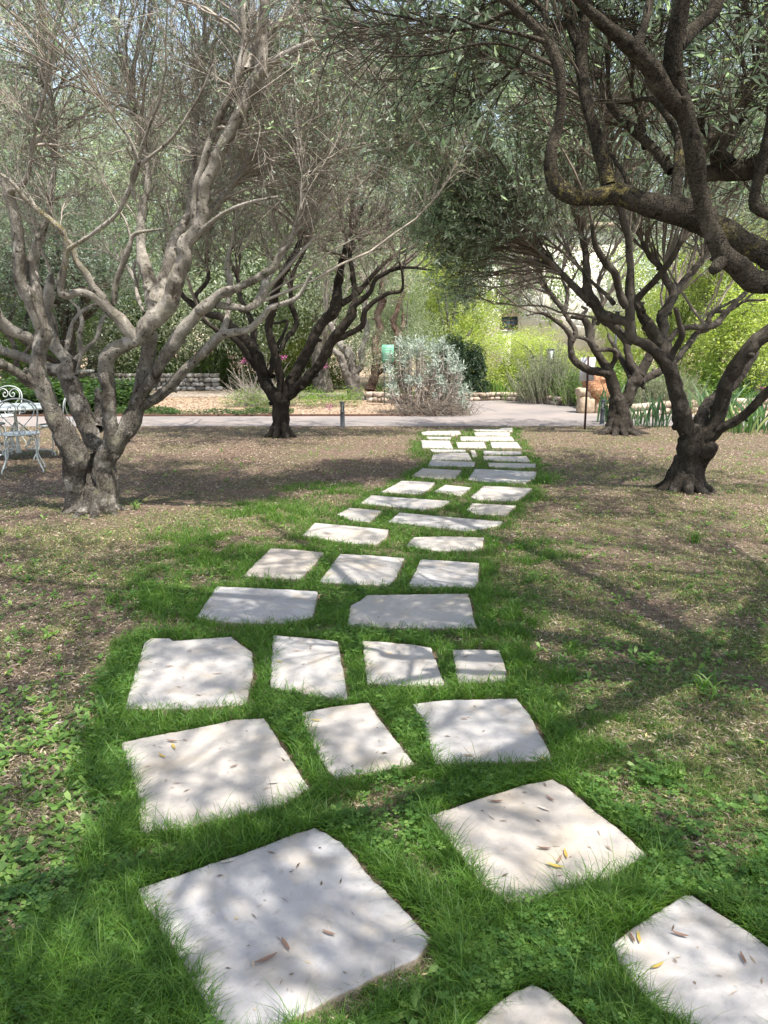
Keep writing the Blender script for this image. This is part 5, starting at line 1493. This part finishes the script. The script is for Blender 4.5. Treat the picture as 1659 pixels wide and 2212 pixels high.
iris('iris clump at the right edge of the picture near the lawn', 1650, 928, 50, .85, .6, M['iris_blue'], 58, .05)
iris('iris clump with drooping leaves at the lawn edge on the right', 1605, 935, 44, .7, .5, M['iris'], 59, .05)
iris('distant iris clump behind the low wall right of the right middle olive', 1590, 880, 60, .9, .8, M['iris_blue'], 60, .045)

# ground cover and flower beds beyond the road
def bed(name, label, x0, x1, y0, y1, n, h, size, mat, seed, k=1, elong=1.3, thr=.42, cat='ground cover'):
    rg = np.random.default_rng(seed)
    x = x0 + (x1 - x0) * rg.random(n); y = y0 + (y1 - y0) * rg.random(n)
    nz = fbm2(x, y, 1.3, seed); kp = nz > thr
    x, y, nz = x[kp], y[kp], nz[kp]
    z = h * (.15 + rg.random(len(x))) * (nz - thr + .15) / .35
    V, F = leaflets(x, y, z, size * (.6 + .8 * rg.random(len(x))), rg, k, .9, elong)
    tag(make_mesh(name, V, F, mat, smooth=False, tone=np.repeat(rg.random(len(x)), k)), label, cat, kind='stuff')
bed('ground_cover', 'dark broad leaved ground cover in the bed beyond the road on the left', -10.5, -6.5, 18.0, 22.0, 18000, .5, .07, M['groundcover'], 61, thr=.30)
bed('ivy', 'low ivy strip along the far side of the road left of the black tree', -7.5, -2.2, 17.65, 19.2, 14000, .14, .03, M['groundcover'], 62, thr=.44)
bed('low_plants', 'thin green plants around the pink flowers behind the black tree', -4.2, -.6, 19.5, 24.0, 14000, .5, .03, M['midgreen'], 63, thr=.50)
bed('low_plants', 'low green plants behind the light path under the left wall', -12, -1, 28.8, 30.5, 20000, .9, .06, M['midgreen'], 64, thr=.32)
bed('low_plants', 'green undergrowth behind the edging wall on the right', 2.4, 6.2, 24.3, 26.0, 16000, .9, .05, M['bright'], 65, thr=.34)
bed('low_plants', 'green undergrowth behind the iris on the far right', 5.0, 13, 19.5, 23.0, 26000, .8, .05, M['midgreen'], 66, thr=.36)
x = -8 + 10 * rg.random(9000); y = 17.75 + 7 * rg.random(9000)
V, F, T = flat_leaves(x, y, .006 + .01 * rg.random(9000), .05 + .05 * rg.random(9000), .014 + .01 * rg.random(9000), rg, .5)
tag(make_mesh('leaf_litter', V, F, M['litter'], smooth=False, tone=T), 'dry leaves strewn over the beds beyond the road', 'leaf litter', kind='stuff')
# short plants in lawn
for q, (px, py, lab) in enumerate([(295, 1100, 'green leafy sprout right of the near left olive roots'), (1500, 1172, 'tufted grass plant in the right hand lawn'), (240, 1305, 'young strap leaved sprout in the left lawn litter'), (1530, 1500, 'pale strap leaved sprout in the right lawn near the edge'), (228, 1560, 'upright single leaved sprout left of the path')]):
    rg2 = np.random.default_rng(300 + q); b0 = G(px, py)
    n = 16 if q != 1 else 60
    V, F, T = blades(rg2.normal(size=n) * .025, rg2.normal(size=n) * .025, .07 + .07 * rg2.random(n), np.full(n, .012 if q != 1 else .005), rg2, .7, 4)
    o = make_mesh('grass_tuft', V, F, M['weed'] if q != 1 else M['grass'], smooth=True, tone=T)
    o.location = (b0[0], b0[1], 0); tag(o, lab, 'plant')
# pink flowers
for q, (px, py, s, lab) in enumerate([(711, 877, .08, 'largest bright pink flower head low beside the black olive trunk'), (614, 772, .09, 'pink flower at the left above the dry twiggy bush'), (702, 790, .08, 'pink flower right of the black tree fork'), (645, 786, .07, 'small pink flower in the fork of the black tree'), (525, 780, .09, 'leftmost mauve flower behind the black olive limb'), (1643, 838, .1, 'mauve flower behind the limb at the far right')]):
    rg2 = np.random.default_rng(400 + q); Y = [17.9, 22, 22, 22, 23, 20][q]
    c = P(px, py, Y); root = empty('pink_flower', (c[0], c[1], 0), lab, 'flower', 'pink flowers in the beds beyond the road')
    mb = MB(); mb.tube([(0, 0, 0), (.02, 0, c[2] * .5), (0, 0, c[2])], .006, 5, smooth_n=4); mb.build('stem', M['midgreen'], root, smooth=True)
    n = 40; p = rg2.normal(size=(n, 3)) * s * .6 + np.array([0, 0, c[2]])
    d = unit(rg2.normal(size=(n, 3))); b = unit(np.cross(d, rg2.normal(size=(n, 3))))
    V = np.stack([p, p + d * s * .2 - b * s * .14, p + d * s * .4, p + d * s * .2 + b * s * .14], 1).reshape(-1, 3)
    make_mesh('flower_head', V, (np.arange(n) * 4)[:, None] + np.array([[0, 1, 2, 3]]), M['pink'], root, smooth=False, tone=rg2.random(n), world_coords=False)

# ------------------------------------------------------------------ stones, walls, rocks
def rock_arrays(c, s, rg, rough=.25, sub=2):
    import bmesh
    bm = bmesh.new(); bmesh.ops.create_icosphere(bm, subdivisions=sub, radius=1)
    V = np.array([v.co[:] for v in bm.verts]); F = [[v.index for v in f.verts] for f in bm.faces]; bm.free()
    V = np.sign(V) * np.abs(V) ** .48
    V = V * (1 + (fbm(V * 1.6 + rg.random(3) * 50, 5, 3)[:, None] - .5) * 2 * rough)
    return V * np.array(s) + np.array(c), F
def dry_wall(label, pts, h, courses, mat, seed, depth=.3):
    rg = np.random.default_rng(seed)
    pts = [np.array(p) for p in pts]
    root = empty('stone_wall', (*pts[0], 0), label, 'wall')
    mb = MB()
    for p, q in zip(pts[:-1], pts[1:]):
        L = np.linalg.norm(q - p); d = (q - p) / L
        for c in range(courses):
            s = 0; ch = h / courses
            while s < L:
                w = ch * (1.0 + 1.3 * rg.random())
                m = p + d * min(s + w / 2, L)
                V, F = rock_arrays((0, 0, 0), (w * .49, depth / 2, ch * .50), rg, .30)
                a = math.atan2(d[1], d[0]); ca, sa = math.cos(a), math.sin(a)
                V = np.c_[V[:, 0] * ca - V[:, 1] * sa, V[:, 0] * sa + V[:, 1] * ca, V[:, 2]]
                V += np.array([m[0], m[1] + rg.normal() * .04, ch * (c + .5)]) - np.array([*pts[0], 0])
                mb.add(V, F); s += w
    mb.build('stones', mat, root, smooth=True)
dry_wall('low edging wall of pale stones at the far side of the gravel clearing', [gp(1000, 867), gp(1080, 864), gp(1160, 869), gp(1215, 876)], .24, 2, M['wallstone'], 71)
dry_wall('grey dry stone wall behind the light path on the left', [(-14, 28.6), (-6.0, 28.3)], .62, 4, M['wallstone_grey'], 72)
dry_wall('low pale stone edging under the left side of the silver bush', [gp(795, 868), gp(870, 872)], .3, 2, M['wallstone'], 73)
dry_wall('low stone wall behind the iris on the right', [gp(1350, 905), gp(1445, 893), gp(1560, 886), gp(1659, 886)], .3, 2, M['wallstone'], 74)
rg = np.random.default_rng(75)
b0 = G(1280, 892)
root = empty('rock_sculpture', (b0[0], b0[1], 0), 'rust coloured weathered boulder on tan stone blocks beside the notice board', 'boulder')
mb = MB()
V, F = rock_arrays((-.18, 0, .2), (.2, .2, .22), rg, .15, 3); mb.add(V, F)
V, F = rock_arrays((.22, .05, .12), (.22, .2, .14), rg, .15, 3); mb.add(V, F)
V, F = rock_arrays((-.22, .05, .48), (.17, .2, .14), rg, .4, 3); mb.add(V, F)
mb.build('base_stones', M['rock_tan'], root, smooth=True)
mb = MB()
V, F = rock_arrays((.10, .08, .55), (.30, .24, .38), rg, .55, 4); mb.add(V, F)
V, F = rock_arrays((-.02, .12, .78), (.18, .18, .2), rg, .6, 4); mb.add(V, F)
mb.build('red_rock', M['rock_red'], root, smooth=True)
# flat stone on the left wall
b0 = (wp(182, 28.4), 28.4)
V, F = rock_arrays((0, 0, 0), (.35, .2, .06), rg, .2)
o = make_mesh('flat_stone', V, F, M['board_white'], smooth=True); o.location = (b0[0], b0[1], .70); tag(o, 'pale flat stone lying on top of the grey dry stone wall', 'stone')
b0 = G(172, 1096)
V, F = rock_arrays((0, 0, 0), (.045, .04, .035), rg, .25, 3)
o = make_mesh('small_stone', V, F, M['rock_tan'], smooth=True); o.location = (b0[0] - .03, b0[1] - .22, .02); tag(o, 'small tan stone at the foot of the near left olive trunk', 'stone')

# ------------------------------------------------------------------ building
Yb = 31.0
xl, xr = wp(1118, Yb), wp(1345, Yb)
root = empty('stone_building', ((xl + xr) / 2, Yb, 0), 'pale rubble stone building in bright sun behind the right rear olive', 'building')
x0, x1 = xl - (xl + xr) / 2, xr - (xl + xr) / 2
wl = wp(1080, Yb) - (xl + xr) / 2
mb = MB()
zt, zb = P(1100, 683, Yb)[2], P(1100, 712, Yb)[2]
ww = wp(1117, Yb) - wp(1080, Yb)
mb.box(x0, x1, 0, 4, 0, 6.0)                            # main wall block
mb.box(wl - 1.6, wl, 0.3, 4, 0, 5.2)                    # set back wing, left of the window
mb.box(wl, x0, 0.3, 4, 0, zb); mb.box(wl, x0, 0.3, 4, zt, 5.2)
mb.build('wall', M['masonry'], root)
mb = MB(); mb.box(x0 - .15, x1 + .25, -.2, 4.2, 6.0, 6.18); mb.box(wl - 1.8, x0 - .15, .12, 4.1, 5.2, 5.36)
mb.build('roof', M['wallstone'], root)
mb = MB()
fx0, fx1 = wl + .002, x0 - .002
mb.box(fx0, fx1, .42, .48, zb, zb + .05); mb.box(fx0, fx1, .42, .48, zt - .05, zt); mb.box(fx0, fx0 + .05, .42, .48, zb + .05, zt - .05)
mb.box(fx1 - .05, fx1, .42, .48, zb + .05, zt - .05); mb.box((fx0 + fx1) / 2 + .08, (fx0 + fx1) / 2 + .14, .42, .48, zb + .05, zt - .05)
wf = mb.build('window', M['window_frame'], root)
mb = MB(); mb.box(fx0 + .05, fx1 - .05, .46, .47, zb + .05, zt - .05); g_ = mb.build('pane', M['glass'], wf)
mb = MB()
for zz in (zb + .04, zb + .2, zb + .36): mb.tube([(fx0 + .02, .26, zz), (fx1 - .02, .26, zz)], .014, 6)
mb.tube([(fx0 + .03, .26, zb), (fx0 + .03, .26, zb + .38)], .014, 6); mb.tube([(fx1 - .03, .26, zb), (fx1 - .03, .26, zb + .38)], .014, 6)
mb.build('railing', M['railing'], root, smooth=True)

# ------------------------------------------------------------------ posts, lights, boards
def bollard(px, py, label):
    b = G(px, py)
    root = empty('bollard_light', (b[0], b[1], 0), label, 'garden light', 'dark bollard lights along the road')
    mb = MB(); mb.lathe([(.055, -.02), (.055, .0), (.046, .01), (.044, .30), (.046, .305), (.046, .325), (.02, .33)]); mb.build('post', M['post_grey'], root, smooth=False)
    mb = MB()
    for k in range(4):
        a = k * math.pi / 2 + .6; mb.box(.038 * math.cos(a) - .006, .038 * math.cos(a) + .006, .038 * math.sin(a) - .006, .038 * math.sin(a) + .006, .325, .47)
    mb.build('cage', M['post_grey'], root)
    mb = MB(); mb.lathe([(.012, .33), (.018, .36), (.014, .44), (.02, .468)], k=12); mb.build('lamp', M['lens'], root, smooth=True)
    mb = MB(); mb.lathe([(.047, .47), (.048, .475), (.048, .495), (.04, .505)]); mb.build('cap', M['post_grey'], root)
bollard(740, 923, 'dark bollard light between the black olive and the path, at the road edge')
bollard(297, 922, 'dark bollard light half hidden behind a limb of the near left olive')
bollard(1300, 917, 'dark bollard light in front of the iris leaves left of the right rear olive')

# notice board seen from behind
b = G(1263, 928)
root = empty('notice_board', (b[0], b[1], 0), 'white notice board on a thin rusty post, seen from behind', 'sign')
top = P(1271.5, 769, b[1] - .02) - b
mb = MB(); mb.tube([(0, 0, -.05), tuple(top * .5), tuple(top)], [.021, .021, .021], 4); mb.build('post', M['rust_post'], root)
sx0 = P(1255, 795, b[1])[0] - b[0]; sx1 = P(1287, 795, b[1])[0] - b[0]; sz0 = P(1270, 824, b[1])[2]; sz1 = P(1270, 772, b[1])[2]
V, F = [], []
N_ = 14
for i in range(N_ + 1):
    u_ = i / N_; xx = sx0 + (sx1 - sx0) * u_
    yy = .035 + .012 * math.sin(u_ * 9) + .004 * math.sin(u_ * 23)
    tl = -.015 * (1 - 0)
    V += [(xx + tl, yy, sz0 + .01 * u_), (xx, yy + .004, sz1 - .006 * (1 - u_)), (xx + tl, yy + .004, sz0 + .01 * u_), (xx, yy + .008, sz1 - .006 * (1 - u_))]
for i in range(N_):
    a_ = i * 4; F += [[a_, a_ + 4, a_ + 5, a_ + 1], [a_ + 2, a_ + 3, a_ + 7, a_ + 6], [a_, a_ + 2, a_ + 6, a_ + 4], [a_ + 1, a_ + 5, a_ + 7, a_ + 3]]
F += [[0, 1, 3, 2], [N_ * 4, N_ * 4 + 2, N_ * 4 + 3, N_ * 4 + 1]]
make_mesh('board', V, F, M['board_white'], root, smooth=False, world_coords=False)

# green plant sign
Yg_ = 21.0
c = P(838, 763, Yg_)
root = empty('plant_sign', (c[0], Yg_, 0), 'small green information sign among the trunks behind the silver bush', 'sign')
mb = MB(); mb.box(-.16, .16, 0, .02, c[2] - .24, c[2] + .22); sg = mb.build('board', M['board_green'], root)
mb = MB()
for k in range(6):
    zz = c[2] + .14 - k * .055 - (.03 if k > 1 else 0)
    mb.box(-.13, .13 - .05 * (k % 3), -.004, -.001, zz, zz + .012)
mb.build('lettering', M['board_line'], sg)
mb = MB(); mb.tube([(-.1, .04, 0), (-.1, .04, c[2] + .15)], .015, 6); mb.tube([(.1, .04, 0), (.1, .04, c[2] + .15)], .015, 6); mb.build('post', M['post_grey'], root)

# path lantern in the shrubs
Yl_ = 23.0
c = P(1190, 770, Yl_); zt = P(1190, 753, Yl_)[2]; zb = P(1190, 788, Yl_)[2]
root = empty('garden_lantern', (c[0], Yl_, 0), 'grey rectangular lantern post rising out of the rosemary bush', 'lamp post')
mb = MB(); mb.box(-.05, .05, -.05, .05, 0, zb - .002, .01); mb.build('post', M['post_grey'], root)
mb = MB()
for sx_ in (-1, 1):
    mb.box(sx_ * .075 - .02, sx_ * .075 + .02, -.07, .07, zb, zt - .03)
mb.box(-.095, .095, -.07, .07, zt - .03, zt, .01)
mb.build('frame', M['post_grey'], root)
mb = MB(); mb.box(-.054, .054, -.055, .055, zb, zt - .032); mb.build('lens', M['lens'], root)
c = P(1331, 720, 24.0); zt = P(1331, 672, 24.0)[2]
root = empty('lamp_post', (c[0], 24.0, 0), 'slim dark lamp post behind the fork of the right rear olive', 'lamp post')
mb = MB(); mb.lathe([(.05, 0), (.045, .05), (.035, 1.2), (.03, zt - .3)], k=12); mb.build('post', M['post_grey'], root, smooth=True)
mb = MB(); mb.lathe([(.04, zt - .3), (.07, zt - .2), (.07, zt - .03), (.16, zt - .02), (.14, zt)], k=14); mb.build('lamp_head', M['post_grey'], root)

# ------------------------------------------------------------------ garden table and chairs
def spiral(cx, cz, r0, r1, a0, turns, n=22):
    return [(cx + (r0 + (r1 - r0) * t_) * math.cos(a0 + turns * 2 * math.pi * t_), cz + (r0 + (r1 - r0) * t_) * math.sin(a0 + turns * 2 * math.pi * t_)) for t_ in np.linspace(0, 1, n)]
def chair_parts(root):
    W = M['white_iron']; sh = .45; R = .205
    mb = MB(); mb.lathe([(R - .02, sh - .012), (R, sh - .01), (R + .006, sh), (R, sh + .01), (R - .03, sh + .004), (.001, sh - .003)], k=28); mb.build('seat', W, root, smooth=True)
    for sx_, sy_ in ((-1, -1), (1, -1), (-1, 1), (1, 1)):
        c0 = np.array([sx_ * .13, sy_ * .13])
        pts = [(c0[0] * .45, c0[1] * .45, sh - .022), (c0[0] * .95, c0[1] * .95, sh - .03), (c0[0] * 1.22, c0[1] * 1.22, sh - .09), (c0[0] * 1.2, c0[1] * 1.2, .26), (c0[0] * 1.25, c0[1] * 1.25, .16), (c0[0] * 1.5, c0[1] * 1.5, .07), (c0[0] * 1.62, c0[1] * 1.62, .03), (c0[0] * 1.62, c0[1] * 1.62, .0)]
        mb = MB(); mb.tube(pts, .0085, 8, smooth_n=5); mb.build('leg', W, root, smooth=True)
    # back (at -y): outer hoop, heart with inward spirals, little scrolls
    yb = -.19
    def b3(pts): return [(x_, yb - (z_ - sh) * .16, z_) for x_, z_ in pts]
    outer = [(-.165, sh), (-.18, sh + .06), (-.20, sh + .20), (-.205, sh + .30), (-.16, sh + .38), (-.08, sh + .42), (0, sh + .43), (.08, sh + .42), (.16, sh + .38), (.205, sh + .30), (.20, sh + .20), (.18, sh + .06), (.165, sh)]
    mb = MB(); mb.tube(b3(outer), .0085, 8, smooth_n=5); bk = mb.build('backrest', W, root, smooth=True)
    mb = MB()
    for sx_ in (-1, 1):
        heart = [(sx_ * -.012, sh + .01), (sx_ * .01, sh + .05), (sx_ * .09, sh + .15), (sx_ * .165, sh + .25), (sx_ * .165, sh + .33), (sx_ * .11, sh + .385), (sx_ * .05, sh + .375), (sx_ * .012, sh + .325), (sx_ * .03, sh + .275), (sx_ * .075, sh + .27), (sx_ * .09, sh + .31), (sx_ * .065, sh + .335), (sx_ * .052, sh + .315)]
        mb.tube(b3(heart), .0065, 7, smooth_n=5)
        sc = [(sx_ * .03, sh + .005), (sx_ * .055, sh + .02), (sx_ * .06, sh + .05), (sx_ * .045, sh + .065), (sx_ * .035, sh + .05)]
        mb.tube(b3(sc), .006, 6, smooth_n=4)
    mb.build('heart_scroll', W, bk, smooth=True)
CH = [((52, 1017), 0.38, 'whitewashed iron chair with a heart shaped back nearest the camera at the left edge'),
      ((128, 990), 1.45, 'iron chair with its back turned to the tree, on the right side of the table'),
      ((-20, 988), -1.3, 'iron chair on the left of the table, cut by the picture edge'),
      ((8, 962), 3.0, 'iron chair behind the table, its back top showing above the tabletop at the left edge')]
first = None
for (px, py), rz, lab in CH:
    b = G(px, py)
    if first is None:
        r = empty('garden_chair', (b[0], b[1], 0), lab, 'chair', 'iron garden chairs around the table', rz)
        r.scale = (1.12, 1.12, 1.06); chair_parts(r); first = r
    else:
        r = first.copy(); COL.objects.link(r); r.location = (b[0], b[1], 0); r.rotation_euler = (0, 0, rz); r['label'] = lab
        for ch in list(first.children):
            c_ = ch.copy(); COL.objects.link(c_); c_.parent = r
            for gch in ch.children:
                d_ = gch.copy(); COL.objects.link(d_); d_.parent = c_
b = G(42, 988)
root = empty('garden_table', (b[0], b[1], 0), 'round grey white iron pedestal table between the garden chairs', 'table')
W = M['white_iron']
mb = MB(); mb.lathe([(.56, .70), (.60, .705), (.605, .72), (.60, .735), (.57, .732), (.001, .73)], k=44); mb.build('tabletop', W, root, smooth=True)
mb = MB(); mb.lathe([(.03, .06), (.045, .08), (.03, .14), (.022, .2), (.022, .62), (.05, .69), (.05, .70)], k=14); mb.build('pedestal', W, root, smooth=True)
for k in range(3):
    a = k * 2 * math.pi / 3 + .35; ca, sa = math.cos(a), math.sin(a)
    pr_ = [(.03, .50), (.14, .38), (.16, .22), (.10, .15), (.14, .12), (.30, .10), (.42, .085), (.47, .05), (.48, .0)]
    mb = MB(); mb.tube([(r_ * ca, r_ * sa, z_) for r_, z_ in pr_], .011, 8, smooth_n=5)
    sp_ = spiral(.17, .20, .07, .02, -1.5, 1.3)
    mb.tube([(r_ * ca, r_ * sa, z_) for r_, z_ in sp_], .008, 7, smooth_n=1)
    mb.build('leg', W, root, smooth=True)
print('total objects', len(bpy.data.objects))
